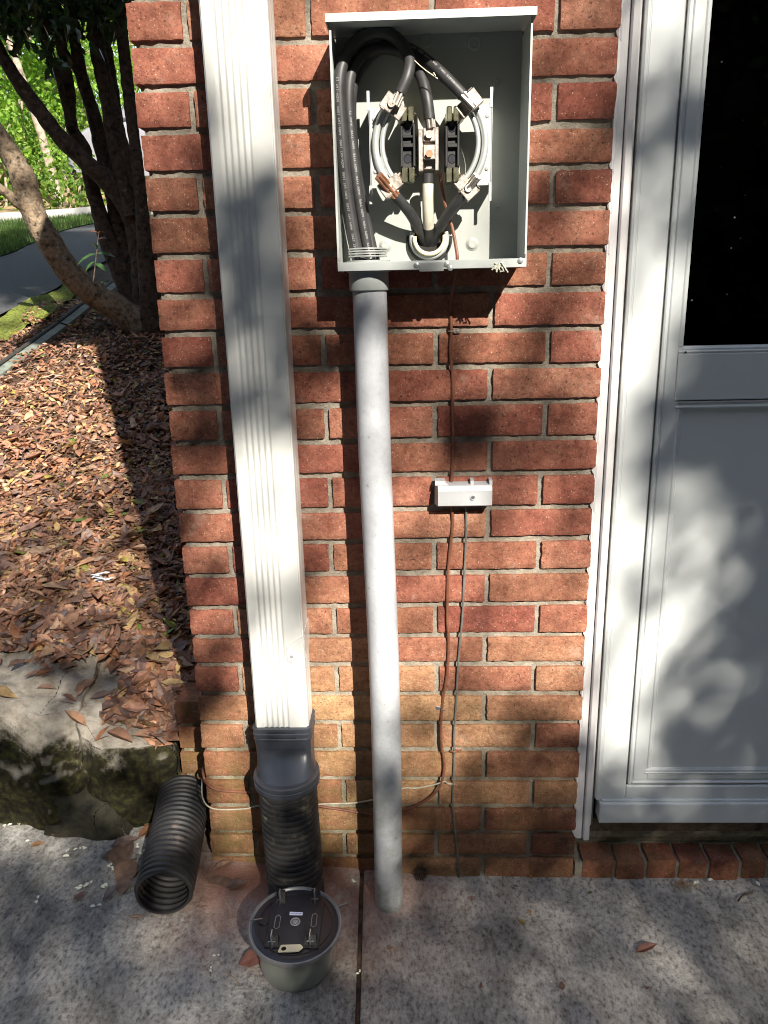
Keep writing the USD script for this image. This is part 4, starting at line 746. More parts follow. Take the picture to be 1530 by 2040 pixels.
part(mtr, 'raised_panel', mm_(bx(-.0525, .0525, -.058, .056, .1011, .1045, .0012)), 'meter_black', False)
part(mtr, 'ridge', mm_(lathe([(.0705, .1003), (.0712, .1022), (.0732, .1022), (.074, .1001)], 64)), 'meter_black', 40)
for x, y, ww in ((-.036, .052, .0105), (.034, .056, .0105), (-.037, -.046, .012), (.036, -.043, .012)):
    pf = y > 0; hgt = .030 if pf else .018
    part(mtr, 'prong_block', mm_(hull([(x - ww, y - .009, .1046), (x + ww, y - .009, .1046), (x - ww, y + .009, .1046), (x + ww, y + .009, .1046), (x - ww * .8, y + .004, .1046 + hgt * .6), (x + ww * .8, y + .004, .1046 + hgt * .6), (x - ww * .8, y + .008, .1046 + hgt * .6), (x + ww * .8, y + .008, .1046 + hgt * .6)])), 'black_plastic', False)
    part(mtr, 'prong', mm_(bx(x - .0012, x + .0012, y - .0165, y - .0035 if pf else y + .0015, .1046, .1046 + (.034 if pf else .030), .0008)), 'clip_metal', False)
    part(mtr, 'cotter_pin', mm_(tube([(x - .006, y - .012, .1046 + .0125), (x + .007, y - .012, .1046 + .0125)], .0011, 6)), 'clip_metal')
for x, y in ((-.035, -.002), (.037, .004)):
    part(mtr, 'slot', mm_(tube([(x - .005, y - .012, .1046), (x - .005, y + .012, .1046), (x, y + .017, .1046), (x + .005, y + .012, .1046), (x + .005, y - .012, .1046), (x, y - .016, .1046), (x - .005, y - .012, .1046)], .0007, 5)), 'meter_ring')
part(mtr, 'label', mm_(bx(-.0135, .0125, .015, .0225, .1046, .1051)), 'sticker', False)
lb_ = []; x = -.011
while x < .010: l = br.uniform(.0012, .003); lb_.append(mm_(bx(x, x + l, .0180, .0196, .10511, .1052))); x += l + .0009
part(mtr, 'label_print', lb_, 'meter_ring', False)
part(mtr, 'hub_mark', mm_(lathe([(.0068, .1046), (.0078, .1053), (.0092, .1053), (.0102, .1046)], 28)), 'meter_ring'); part(mtr, 'hub_mark', mm_(lathe([(0, .1046), (0, .1050), (.005, .1050), (.0056, .1046)][::-1], 20)), 'meter_ring')
part(mtr, 'side_post', mm_(lathe([(0, .1025), (.0105, .1025), (.0115, .1008)], 20) if False else move(lathe([(0, .104), (.0095, .104), (.0108, .1025), (.0112, .1005)], 20), (-.0625, .002, 0))), 'black_plastic')
part(mtr, 'wire_seal', mm_(tube([(-.089, .001, .104), (-.066, .004, .1055)], .0014, 6)), 'clip_metal')
tg = Polygon([(-.021, -.066), (.014, -.0635), (.0205, -.057), (.016, -.0525), (-.018, -.055)]).buffer(.0025, 6).difference(Point(-.0135, -.0605).buffer(.0048, 10))
part(mtr, 'tag', mm_(move(trimesh.creation.extrude_polygon(tg, .0014, engine='earcut'), (0, -.002, .1046))), 'tag_cream', False)

# ------------------------------------------------------------------ stones edging the bed
def rough(points, res, amp, seed, sm=6):
    m = hull(points); v, f = trimesh.remesh.subdivide_to_size(m.vertices, m.faces, res); m = trimesh.Trimesh(v, f); m.merge_vertices()
    trimesh.smoothing.filter_taubin(m, iterations=sm * 3); n = m.vertex_normals; p = m.vertices
    m.vertices = p + n * ((fbm(p * 7 + seed, 3, seed) - .5) * amp * 4.2 + (fbm(p * 24 + seed, 4, seed + 1) - .5) * amp * 1.5)[:, None]; return m
st1 = rough([(-.115, .135, .262), (-.17, .105, .262), (-.27, .085, .268), (-.33, .115, .285), (-.36, .18, .315), (-.12, .42, .335), (-.40, .45, .36), (-.125, .16, .02), (-.23, .10, -.06), (-.31, .10, -.06), (-.40, .2, -.06), (-.15, .45, -.06), (-.36, .45, -.06)], .011, .016, 3)
st2 = rough([(-.345, .165, .335), (-.44, .135, .335), (-.60, .19, .345), (-.85, .22, .35), (-.38, .50, .40), (-.9, .55, .42), (-.37, .07, -.06), (-.33, .14, .06), (-.45, .085, -.06), (-.62, .17, -.06), (-.9, .2, -.06), (-.4, .5, -.06), (-.9, .55, -.06)], .012, .018, 12)
st3 = rough([(-.245, .075, .07), (-.30, .07, .10), (-.42, .10, .13), (-.24, .16, .12), (-.215, .075, -.05), (-.30, .045, -.05), (-.46, .075, -.05), (-.46, .18, -.05), (-.24, .18, -.05), (-.42, .2, .16)], .010, .012, 25)
solo('edging_stone', st1, 'stone', 'pale rough stone topped with dead leaves beside the ledge bricks', 'stone', loc=(-.25, .25, 0), smooth=True)
solo('edging_stone', st2, 'stone', 'grey rough stone at the photo edge, its moss face reaching the concrete', 'stone', loc=(-.6, .3, 0), smooth=True)
solo('edging_stone', st3, 'mossy_stone', 'low dark mossy stone under the two larger stones', 'stone', loc=(-.33, .09, 0), smooth=True)

def hit(meshes, px, py):
    d = ray(px, py); d = d / np.linalg.norm(d); best = 1e9
    for m in meshes:
        a, b, c = (m.vertices[m.faces[:, k]] for k in range(3)); e1, e2 = b - a, c - a; h = np.cross(d, e2); det = (e1 * h).sum(1); ok = np.abs(det) > 1e-12; det = np.where(ok, det, 1)
        s = CAM - a; u = (s * h).sum(1) / det; qv = np.cross(s, e1); v = (qv @ d) / det; t = (e2 * qv).sum(1) / det
        g = ok & (u >= 0) & (v >= 0) & (u + v <= 1) & (t > .1)
        if g.any(): best = min(best, t[g].min())
    return CAM + best * d if best < 1e8 else None

# ------------------------------------------------------------------ leaves
def leaves(P, D, N, L, Wd, curl=.15, droop=.1, g=None, wav=0.):
    """many bent leaves at once: base P, direction D, normal N, length L, width Wd -> (vertices, faces, vertices per leaf)"""
    n = len(P); D = D / np.linalg.norm(D, axis=1, keepdims=True); N = N - D * (N * D).sum(1, keepdims=True); N /= np.linalg.norm(N, axis=1, keepdims=True) + 1e-9; Sd = np.cross(D, N)
    rows = [(0, 0), (.28, .82), (.62, .86), (1, 0)]; V = []
    cu = np.broadcast_to(np.asarray(curl, float), (n,)); dr = np.broadcast_to(np.asarray(droop, float), (n,))
    def pt(s, w, lift): return P + D * (L * s)[:, None] + Sd * (Wd * w * .5)[:, None] + N * (lift - dr * L * s * s * 1.0)[:, None]
    z = 0 * L; sj = (lambda: z) if g is None else (lambda: g.uniform(-wav, wav, n) * L)
    V = [pt(0., 0., z)]
    for s, w in rows[1:3]: V += [pt(s, -w, cu * Wd + sj()), pt(s, 0., z + sj() * .3), pt(s, w, cu * Wd + sj())]
    V.append(pt(1., 0., z + sj()))
    V = np.stack(V, 1); F1 = np.array([(0, 1, 2), (0, 2, 3), (1, 4, 5), (1, 5, 2), (2, 5, 6), (2, 6, 3), (4, 7, 5), (5, 7, 6)])
    F = (F1[None] + 8 * np.arange(n)[:, None, None]).reshape(-1, 3); return V.reshape(-1, 3), F
def rand_dir(g, n, up=0.):
    v = g.normal(size=(n, 3)); v[:, 2] += up; return v / np.linalg.norm(v, axis=1, keepdims=True)
LIT = np.array([1.5, 1.52, 1.85]) * np.array([(.31, .155, .075), (.25, .115, .055), (.36, .20, .10), (.20, .10, .055), (.40, .26, .14), (.29, .13, .055), (.17, .105, .07), (.23, .16, .11), (.43, .29, .11), (.14, .08, .05), (.33, .17, .09), (.26, .13, .07)])
LITG = np.array([(.30, .33, .06), (.16, .26, .05), (.50, .40, .10)])
def litter(P, g, L, flat=.35):
    n = len(P); th = g.random(n) * 6.283; D = np.stack([np.cos(th), np.sin(th), g.normal(0, .22, n)], 1); N = rand_dir(g, n) * flat + np.array([0, 0, 1.])
    dz = np.gradient(np.zeros(2)) if False else None
    sl = np.stack([0 * th, np.full(n, -.28), np.ones(n)], 1); N = N + sl * .5; D[:, 2] += D[:, 1] * .3
    return leaves(P - D * (L / 2)[:, None] + np.array([0, 0, .006]), D, N, L, L * g.uniform(.34, .62, n), g.uniform(-.28, .38, n), g.uniform(-.30, .45, n), g, .07)
g = np.random.default_rng(31)
# scattered litter too small to pick apart
n = 44000; y = .26 + 3.4 * g.random(n) ** 1.5; x = -.02 - g.random(n) * (.75 + .62 * y); k = ~((y > 2.9) & (x < -1.2 - .2 * y)); x, y = x[k], y[k]; P = np.stack([x, y, H(x, y) + g.random(len(x)) * .022], 1)
L = g.uniform(.012, .060, len(x)) * g.uniform(.6, 1, len(x)); v, f = litter(P, g, L, .65); t = LIT[g.integers(0, len(LIT), len(x))] * g.uniform(.55, 1.2, (len(x), 1)); gr = g.random(len(x)) < .025; t[gr] = LITG[g.integers(0, 3, gr.sum())]
solo('leaf_litter', (v, f), 'litter', 'brown dead leaves and chips covering the planting bed', 'leaf litter', kind='stuff', smooth=False, tint=np.repeat(t, 8, 0))
SV = np.vstack([st1.vertices, st2.vertices])
from scipy.spatial import cKDTree
KT = cKDTree(SV[:, :2])
def stone_top(x, y):
    z = np.full(len(x), -9.)
    for i, k in enumerate(KT.query_ball_point(np.stack([x, y], 1), .02)):
        if k: z[i] = SV[k, 2].max()
    return z
n = 2600; x = -.105 - .72 * g.random(n); y = .12 + .42 * g.random(n); front = .20 + np.clip((-x - .12) * .42, 0, .14) + .05 * (fbm(np.stack([x * 9, y * 9, 0 * x], -1), 3, 6) - .5) * 4 - np.where(x > -.28, .06, 0)
k = (y > front) | (g.random(n) < .02); x, y = x[k], y[k]; z = np.maximum(stone_top(x, y), H(x, y)); P = np.stack([x, y, z + .004 + g.random(len(x)) * .02], 1); L = g.uniform(.025, .075, len(x)); v, f = litter(P, g, L, .6)
t = LIT[g.integers(0, len(LIT), len(x))] * g.uniform(.45, 1.0, (len(x), 1)); solo('leaf_litter', (v, f), 'litter', 'darker dead leaves spilling over the edging stones', 'leaf litter', kind='stuff', smooth=False, tint=np.repeat(t, 8, 0))
ndl = []
nv, nf, o = [], [], 0
for _ in range(1500):
    yy = .28 + 2.2 * g.random() ** 1.5; xx = -.05 - g.random() * (.6 + .55 * yy); c = np.array([xx, yy, float(H(xx, yy)) + .012 + g.random() * .02]); th = g.random() * 6.28; d = np.array([math.cos(th), math.sin(th), g.normal(0, .2) + .28 * math.sin(th)]) * g.uniform(.025, .06)
    m = tube(np.array([c - d, c + [0, 0, .004], c + d]), .0007, 3, cap=False); nv.append(m.vertices); nf.append(m.faces + o); o += len(m.vertices)
solo('pine_needles', (np.vstack(nv), np.vstack(nf)), 'needle', 'dry pine needles strewn over the leaf litter', 'pine needles', kind='stuff', smooth=False)
# the leaves one can pick apart: parts of the ground
cnt = 0; tries = 0; gp = np.random.default_rng(5)
while cnt < 262 and tries < 4000:
    tries += 1; px, py = gp.uniform(-20, 345), gp.uniform(690, 1440)
    if px > 318 + (py - 690) * .085 - 60 + 60: continue
    p = bed(px, py, 8)
    if p[1] < .24 or p[0] > -.03 or p[1] > 3: continue
    L1 = np.array([gp.uniform(.048, .092)]); v, f = litter((p + [0, 0, .016 + gp.random() * .012])[None], gp, L1, .45)
    t = LIT[gp.integers(0, len(LIT))] * gp.uniform(.7, 1.25)
    if gp.random() < .07: t = LITG[gp.integers(0, 3)] * gp.uniform(.8, 1.1)
    part(ground, 'leaf', (v, f), 'litter', False, tint=t); cnt += 1
def one_leaf(owner, p, th, L, w, tint, curl=.15, droop=.1, tilt=(0, 0), name='leaf', label=None):
    D = np.array([[math.cos(th), math.sin(th), tilt[0]]]); N = np.array([[tilt[1], -.1, 1.]])
    v, f = leaves(np.asarray(p)[None], D, N, np.array([L]), np.array([w]), curl, droop)
    return part(owner, name, (v, f), 'litter', False, tint=tint) if owner else (v, f)
for px, py, th, L, w, c in ((190, 1480, 1.2, .10, .03, (.24, .11, .06)), (165, 1490, .6, .085, .035, (.28, .14, .08)), (215, 1460, -.4, .08, .04, (.25, .13, .08)), (235, 1440, .3, .07, .04, (.30, .17, .10)), (265, 1468, .2, .085, .035, (.26, .14, .085)), (290, 1440, 2.2, .06, .03, (.20, .12, .08)), (175, 1450, 2.8, .07, .03, (.30, .16, .09)), (120, 1400, .2, .075, .03, (.14, .10, .09)), (75, 1375, .1, .05, .02, (.22, .13, .09)), (80, 1350, 1.8, .05, .03, (.33, .17, .10)), (310, 1425, .5, .07, .045, (.15, .11, .09)), (255, 1420, 1.1, .06, .04, (.36, .26, .16)), (200, 1420, -.6, .06, .03, (.17, .11, .08)), (225, 1395, 2.0, .07, .03, (.22, .14, .10)), (150, 1380, .9, .06, .03, (.24, .14, .09)), (290, 1400, 1.4, .07, .035, (.30, .18, .12)), (180, 1395, .2, .06, .03, (.16, .11, .09)), (45, 1320, .2, .05, .03, (.3, .18, .1)), (320, 1460, 1.2, .05, .03, (.2, .13, .1))):
    p = hit([st1, st2], px, py)
    if p is not None: one_leaf(ground, p + [0, -.005, .008], th, L, w, c, gp.uniform(-.1, .35), gp.uniform(-.2, .3), (gp.normal(0, .15), gp.normal(0, .3)))
sl1 = Thing('/World/concrete_slab', (0, 0, 0)); sl2 = Thing('/World/concrete_slab_001', (0, 0, 0))
for px, py, th, L, w, c in ((245, 1735, 1.9, .085, .07, (.20, .125, .085)), (232, 1760, 1.2, .07, .06, (.22, .135, .09)), (262, 1710, 2.4, .06, .045, (.17, .11, .08)), (220, 1690, .5, .07, .035, (.15, .10, .08)), (200, 1712, .2, .055, .03, (.14, .10, .08)), (275, 1672, .9, .05, .03, (.24, .11, .05)), (265, 1640, .6, .045, .03, (.22, .10, .05)), (290, 1650, 1.4, .05, .035, (.22, .12, .06)), (130, 1640, .6, .04, .018, (.33, .12, .05)), (60, 1687, .3, .035, .018, (.40, .22, .11)), (205, 1800, 1.1, .045, .022, (.13, .11, .11)), (146, 1795, .7, .03, .016, (.15, .08, .06)), (255, 1830, 0, .04, .008, (.25, .15, .1)), (475, 1925, .4, .07, .045, (.24, .10, .07)), (450, 1770, .2, .05, .03, (.22, .14, .1)), (100, 1668, .4, .03, .02, (.15, .1, .08)), (240, 1785, 1.6, .05, .04, (.19, .12, .085)), (175, 1670, .1, .05, .02, (.25, .15, .1)), (470, 1765, 2.9, .08, .035, (.24, .15, .10)), (425, 1735, .6, .05, .02, (.3, .18, .12))):
    one_leaf(sl1, slab(px, py) + [0, 0, .004], th, L, w, c, gp.uniform(-.05, .3), gp.uniform(-.2, .1), (gp.uniform(0, .1), gp.normal(0, .15)))
for px, py, th, L, w, c in ((1265, 1900, .35, .055, .02, (.17, .07, .05)), (1048, 1845, 2.3, .022, .009, (.30, .21, .06)), (1055, 1823, 1.2, .012, .007, (.34, .17, .05)), (1055, 1752, .9, .014, .011, (.30, .14, .06)), (770, 1893, .1, .015, .008, (.28, .13, .07)), (1120, 1975, 1.5, .018, .014, (.13, .08, .06)), (955, 1973, 1.2, .018, .005, (.16, .07, .05)), (1170, 1781, .1, .012, .007, (.14, .10, .05)), (1285, 1972, .3, .010, .006, (.16, .08, .06)), (935, 1795, .9, .013, .005, (.3, .08, .05)), (1020, 1765, -.5, .018, .004, (.10, .06, .05)), (895, 1732, .7, .035, .012, (.28, .23, .13)), (1440, 1760, .1, .008, .005, (.2, .1, .06)), (905, 1725, 2.2, .03, .012, (.20, .16, .08))):
    one_leaf(sl2, slab(px, py) + [0, 0, .003], th, L, w, c, gp.uniform(0, .3), gp.uniform(-.25, .05), (gp.uniform(0, .15), gp.normal(0, .15)))
lmat = Thing('/World/concrete_slab', (0, 0, 0))
for px, py, s in ((155, 1578 + 115, 7), (128, 1708, 9), (133, 1700, 7), (165, 1694, 7), (270, 1690, 7), (278, 1700, 9), (215, 1725, 8), (222, 1735, 7), (176, 1760, 9), (165, 1768, 7), (153, 1775, 8), (208, 1772, 10), (215, 1785, 8), (72, 1796, 8), (190, 1808, 8), (10, 1650, 9), (40, 1645, 8), (55, 1680, 7), (430, 1907, 5), (417, 1935, 5), (715, 1940, 4), (702, 1760, 6)):
    v, f = one_leaf(None, slab(px, py) + [0, 0, .0035], gp.random() * 6.28, s * .0015, s * .0011, None, .2, 0); v2, f2 = one_leaf(None, slab(px + s * .6, py - s * .3) + [0, 0, .0042], gp.random() * 6.28, s * .0013, s * .0009, None, .25, -.1)
    part(sl1, 'petal', (np.vstack([v, v2]), np.vstack([f, f2 + 8])), 'petal', False)
for px, py, s in ((1382, 1765, 8), (1390, 1764, 6), (1410, 1757, 8), (1513, 1768, 8), (1100, 1959, 3), (716, 1942, 5)):
    v, f = one_leaf(None, slab(px, py) + [0, 0, .004], gp.random() * 6.28, s * .0016, s * .0011, None, .25, -.25); part(sl2, 'petal', (v, f), 'petal', False)
sp_ = slab(838, 1748) + [0, 0, .012]; pod = [trimesh.creation.icosphere(2, .010)]
for d in rand_dir(np.random.default_rng(2), 90): pod.append(tube([d * .008, d * .019], [.0016, .0003], 4))
solo('seed_pod', [move(m, sp_) for m in pod], 'seed_pod', 'spiky brown seed pod on the concrete beside the conduit', 'seed pod', loc=sp_, smooth=False)
ck = [];  c0 = slab(1362, 1766)
for k in range(40): d = gp.normal(size=3) * [.012, .008, .004]; ck.append(tube([c0 + [d[0], d[1], .003 + abs(d[2])], c0 + [d[0] + gp.normal() * .006, d[1] + gp.normal() * .005, .003 + abs(gp.normal()) * .005]], .0011, 4))
solo('catkin_clump', ck, 'needle', 'clump of brown catkin crumbs on the concrete in front of the step', 'plant debris', smooth=False)
def twig(label, pts, r, m='bark'): P = spline([slab(*p) + [0, 0, r + .002] for p in pts], 14); solo('twig', tube(P, r, 6, lump=.3), m, label, 'twig', loc=P[0])
twig('dark curled twig on the concrete before the door step', [(1470, 1798), (1478, 1787), (1492, 1782), (1500, 1780)], .0018)
twig('thin pale twig on the concrete between the joint and the meter', [(448, 1938), (466, 1950), (480, 1968)], .0008, 'needle')
twig('short grey twig on the concrete by the upright corrugated pipe', [(668, 1813), (680, 1806), (692, 1802)], .0022, 'coupling_grey')
# white feather like scrap in the leaves
fp = bed(188, 1168, 6) + [0, -.01, .03]; fl = []
for k in range(9): th = gp.uniform(-.5, .7); fl.append(one_leaf(None, fp + np.array([gp.normal() * .014, gp.normal() * .006, gp.uniform(-.004, .012)]), th, gp.uniform(.03, .055), gp.uniform(.010, .02), None, gp.uniform(-.4, .4), gp.uniform(-.2, .3), (gp.uniform(-.3, .3), gp.uniform(-.8, .8))))
solo('plastic_scrap', (np.vstack([a[0] for a in fl]), np.vstack([a[1] + 8 * i for i, a in enumerate(fl)])), 'film', 'crumpled white plastic scrap lying in the dead leaves', 'litter', loc=fp, smooth=False)
# board edging half buried in the bed
def edging(a, b, wd, up_):
    A, B = bed(*a), bed(*b); n = 24; P = A + np.linspace(0, 1, n)[:, None] * (B - A); P[:, 2] = H(P[:, 0], P[:, 1], False) + up_; d = (B - A); d[2] = 0; d /= np.linalg.norm(d); s = np.array([d[1], -d[0], 0]); V = []
    for p in P: 
        w = fbm(p[None] * 6, 2, 4)[0] * .006
        for c, z in ((0, -.05), (0, w), (wd * .25, .004 + w), (wd, w - .008), (wd, -.05)): V.append(p + s * c + [0, 0, z])
    V = np.array(V); F = []
    for i in range(n - 1):
        for k in range(4): a0 = i * 5 + k; F += [(a0, a0 + 5, a0 + 6), (a0, a0 + 6, a0 + 1)]
    return (V, np.array(F)), tube(P + np.array([0, 0, .012]) - s * .004, .010, 6)
ed = thing('edging_board', 'grey green edging board half buried in leaves along the planting bed', 'edging', bed(110, 690, 8))
for a, b in (((-60, 795), (118, 664)), ((120, 662), (178, 611)), ((206, 588), (246, 556))):
    e, r = edging(a, b, .05, .030); part(ed, 'board', e, 'edging', False); part(ed, 'top_bead', r, 'edging_dark')

# ------------------------------------------------------------------ the many stemmed shrub behind the corner
sh = thing('shrub_tree', 'dark multi stemmed evergreen shrub growing close behind the brick corner', 'shrub', bed(275, 650, 8))
SHD = bed(285, 655, 8)[1] - 1.58
def stem(pts, name='trunk', seed=1, sides=14):
    pts = [(a, b, c + SHD, d) for a, b, c, d in pts]
    Q_ = [at(x, y, d) for x, y, d, w in pts]; Q_ = ([Q_[0] + [.0, .02, -.16]] if pts[0][1] > 590 else []) + Q_; pts = ([pts[0]] if pts[0][1] > 590 else []) + list(pts); P = spline(Q_, 60); r = np.interp(np.linspace(0, 1, 60), np.linspace(0, 1, len(pts)), [w / FPX / 2 * np.linalg.norm(at(x, y, d) - CAM) for x, y, d, w in pts])
    return part(sh, name, tube(P, r, sides, lump=.22, seed=seed), 'sunlit_bark' if seed in (1, 2) else 'bark', 40)
YB = 1.55
stem([(292, 668, YB, 58), (245, 622, 1.52, 50), (190, 588, 1.48, 46), (140, 545, 1.44, 44), (105, 492, 1.42, 42), (80, 452, 1.40, 40), (62, 410, 1.40, 42), (48, 360, 1.40, 42), (28, 320, 1.40, 34), (-5, 268, 1.40, 32), (-60, 200, 1.40, 30)], seed=1)
stem([(58, 415, 1.40, 20), (38, 405, 1.37, 20), (18, 388, 1.35, 16), (-10, 368, 1.33, 14)], 'branch', 2)
stem([(288, 640, 1.62, 40), (300, 540, 1.62, 40), (262, 432, 1.60, 34), (215, 362, 1.58, 32), (165, 318, 1.56, 28), (118, 272, 1.55, 26), (75, 215, 1.54, 26), (38, 165, 1.53, 22), (8, 118, 1.52, 20), (-30, 40, 1.52, 18)], seed=3)
stem([(270, 620, 1.66, 40), (240, 540, 1.66, 36), (214, 480, 1.66, 30), (192, 405, 1.66, 25), (178, 345, 1.66, 24), (165, 292, 1.66, 22), (143, 252, 1.66, 20), (137, 178, 1.66, 19), (120, 75, 1.66, 18), (105, -40, 1.66, 14), (80, -180, 1.66, 10)], seed=4)
stem([(285, 640, 1.72, 44), (262, 540, 1.72, 38), (236, 445, 1.72, 30), (222, 372, 1.72, 27), (204, 304, 1.72, 25), (187, 230, 1.72, 23), (168, 170, 1.72, 21), (148, 78, 1.72, 18), (130, -60, 1.72, 14)], seed=5)
stem([(292, 630, 1.60, 46), (284, 540, 1.60, 40), (268, 450, 1.60, 34), (254, 358, 1.60, 31), (236, 276, 1.60, 29), (214, 188, 1.60, 27), (193, 84, 1.60, 25), (175, -60, 1.60, 20), (160, -240, 1.60, 12)], seed=6)
stem([(305, 640, 1.50, 44), (292, 540, 1.50, 30), (285, 445, 1.50, 24), (275, 340, 1.50, 20), (262, 235, 1.50, 20), (248, 112, 1.50, 20), (236, 0, 1.50, 18), (225, -140, 1.50, 14)], seed=7)
stem([(280, 600, 1.78, 40), (265, 470, 1.78, 26), (245, 330, 1.78, 22), (226, 190, 1.78, 20), (205, 60, 1.78, 20), (190, -90, 1.78, 14)], seed=8)
stem([(262, 430, 1.55, 22), (236, 330, 1.55, 20), (216, 240, 1.55, 18), (205, 150, 1.55, 16), (180, 40, 1.55, 12), (150, -60, 1.55, 8)], 'branch', 9)
stem([(140, 250, 1.6, 12), (112, 140, 1.6, 10), (86, 60, 1.6, 9), (60, -20, 1.6, 8)], 'branch', 10); stem([(172, 180, 1.7, 12), (135, 110, 1.7, 10), (88, 40, 1.7, 8), (40, 0, 1.7, 6)], 'branch', 11)
g = np.random.default_rng(44)
C_ = []
for _ in range(7500):                              # clumps of leaves: dense above, hanging lower in a few places
    px, py, d = g.uniform(-260, 285), g.uniform(-330, 62), g.uniform(1.25, 2.5) + SHD; lim = 62 + 22 * math.sin(px * .06) + 14 * math.sin(px * .17 + 1) - (45 if 40 < px < 70 else 0) - max(0, (px - 150)) * .30
    if py < lim: C_.append(at(px, py, d))
for px, py, s, n in ((22, 95, 9, 9), (45, 70, 10, 10), (110, 120, 13, 22), (100, 105, 10, 12), (75, 60, 20, 30), (60, 30, 30, 60), (150, 40, 30, 60), (200, 40, 26, 40), (8, 20, 16, 20), (215, 20, 24, 60), (240, 60, 9, 8)):
    for _ in range(n): C_.append(at(px + g.normal() * s, py + g.normal() * s * .8, g.uniform(1.3, 1.9) + SHD))
C_ = np.array(C_); n = len(C_); D = rand_dir(g, n, -.5); Nn = rand_dir(g, n, 1.); L = g.uniform(.05, .095, n)
v, f = leaves(C_, D, Nn, L, L * g.uniform(.4, .55, n), .12, .12); t = np.array([(.018, .042, .012), (.026, .06, .016), (.04, .085, .02)])[g.integers(0, 3, n)]
part(sh, 'crown', (v, f), 'shrub_leaf', False, tint=np.repeat(t, 8, 0))

# seedling beside it
sd = thing('seedling', 'small seedling with glossy green and reddish leaves at the foot of the shrub', 'plant', bed(188, 560, 8))
b0 = at(186, 560, 1.35); sp1 = spline([b0, at(190, 525, 1.35), at(194, 490, 1.35), at(197, 462, 1.35)], 12); part(sd, 'stem', tube(sp1, .0022, 6), 'bark')
for (bx_, by_), (ex, ey), w, c in (((192, 505), (152, 530), .028, (.05, .10, .03)), ((192, 505), (228, 515), .026, (.05, .10, .03)), ((195, 478), (212, 482), .022, (.16, .06, .03)), ((197, 465), (180, 468), .014, (.20, .07, .04)), ((194, 495), (184, 488), .018, (.05, .09, .04)), ((190, 520), (172, 545), .022, (.05, .11, .03)), ((197, 462), (208, 470), .014, (.20, .08, .05)), ((190, 525), (212, 545), .024, (.05, .11, .03))):
    a, b = at(bx_, by_, 1.35), at(ex, ey, 1.35 + g.uniform(-.06, .06)); L1 = np.linalg.norm(b - a)
    v, f = leaves(a[None], (b - a + [0, 0, .02])[None], np.array([[0, -.5, 1.]]), np.array([L1]), np.array([w]), .15, .25); part(sd, 'leaf', (v, f), 'shrub_leaf', False, tint=c)
fern = thing('seedling', 'low leafy sprig in the leaf litter between shrub and driveway', 'plant', bed(170, 590, 8))
for k in range(12):
    a = bed(165 + g.uniform(-25, 60), 575 + g.uniform(-12, 12), 8) + [0, 0, .02]; th = g.random() * 6.28; v, f = leaves(a[None], np.array([[math.cos(th), math.sin(th), .6]]), np.array([[0, 0, 1.]]), np.array([g.uniform(.05, .1)]), np.array([.03]), .15, .4); part(fern, 'leaf', (v, f), 'shrub_leaf', False, tint=(.04, .085, .025))

# ------------------------------------------------------------------ kerb, car and the wood beyond the driveway
K0 = [bed(*p) for p in KERB]; kp = spline(K0, 60); kb = []
kt = thing('kerb', 'pale kerb running along the far side of the grass verge', 'kerb', kp[20])
for i in range(0, 58, 6):
    P = kp[i:i + 7] if i + 7 <= 60 else kp[i:]
    V = []; 
    for p in P:
        z = float(H(p[0], p[1])); V += [(p[0], p[1] - .02, z - .05), (p[0], p[1], z + .15), (p[0], p[1] + .20, z + .16), (p[0], p[1] + .22, z - .05)]
    V = np.array(V); F = []
    for a in range(len(P) - 1):
        for k in range(3): o = a * 4 + k; F += [(o, o + 4, o + 5), (o, o + 5, o + 1)]
    part(kt, 'kerb_stone', (V, np.array(F)), 'kerb_pale', False)

cg = bed(132, 398); CZ = float(H(cg[0], cg[1])) + .03
car = thing('parked_car', 'silver car parked beyond the driveway, half hidden by shrub stems', 'car', (cg[0] + 2.2, cg[1], CZ))
def cc(m): m = m.copy(); m.apply_translation((cg[0], cg[1], CZ)); return m
def slab_loft(prof, w0, w1, y0):                    # profile (x, z) extruded across the car with rounded shoulders
    secs = []
    for t, k in ((-1, .90), (-.92, .97), (-.75, 1), (.75, 1), (.92, .97), (1, .90)):
        c = np.mean(prof, 0); secs.append(np.column_stack([(np.array(prof) - c) * k + c, np.full(len(prof), t)])[:, [0, 2, 1]] * np.array([1, w0, 1]) + np.array([0, y0, 0]))
    n = len(prof); V = np.vstack(secs); F = []; j = np.arange(n); j2 = (j + 1) % n
    for i in range(5): a = i * n; F += [np.stack([a + j, a + j2, a + n + j2], 1), np.stack([a + j, a + n + j2, a + n + j], 1)]
    m = trimesh.Trimesh(V, np.vstack(F), process=False); V2 = np.vstack([V, V[:n].mean(0), V[-n:].mean(0)]); e = 5 * n
    return trimesh.Trimesh(V2, np.vstack(F + [np.stack([j2, j, np.full(n, len(V2) - 2)], 1), np.stack([e + j, e + j2, np.full(n, len(V2) - 1)], 1)]), process=False)
lower = [(.05, .30), (.0, .45), (.02, .62), (.12, .80), (.35, .93), (1.15, 1.02), (3.6, 1.05), (4.35, 1.0), (4.42, .6), (4.38, .32), (3.9, .22), (.5, .22)]
part(car, 'body', cc(slab_loft(lower, .88, .88, .88)), 'car_silver', 40)
cab = [(.62, 1.0), (1.02, 1.28), (1.50, 1.58), (1.9, 1.66), (2.9, 1.68), (3.9, 1.60), (4.30, 1.03)]
part(car, 'cabin', cc(slab_loft(cab, .78, .78, .88)), 'car_silver', 40)
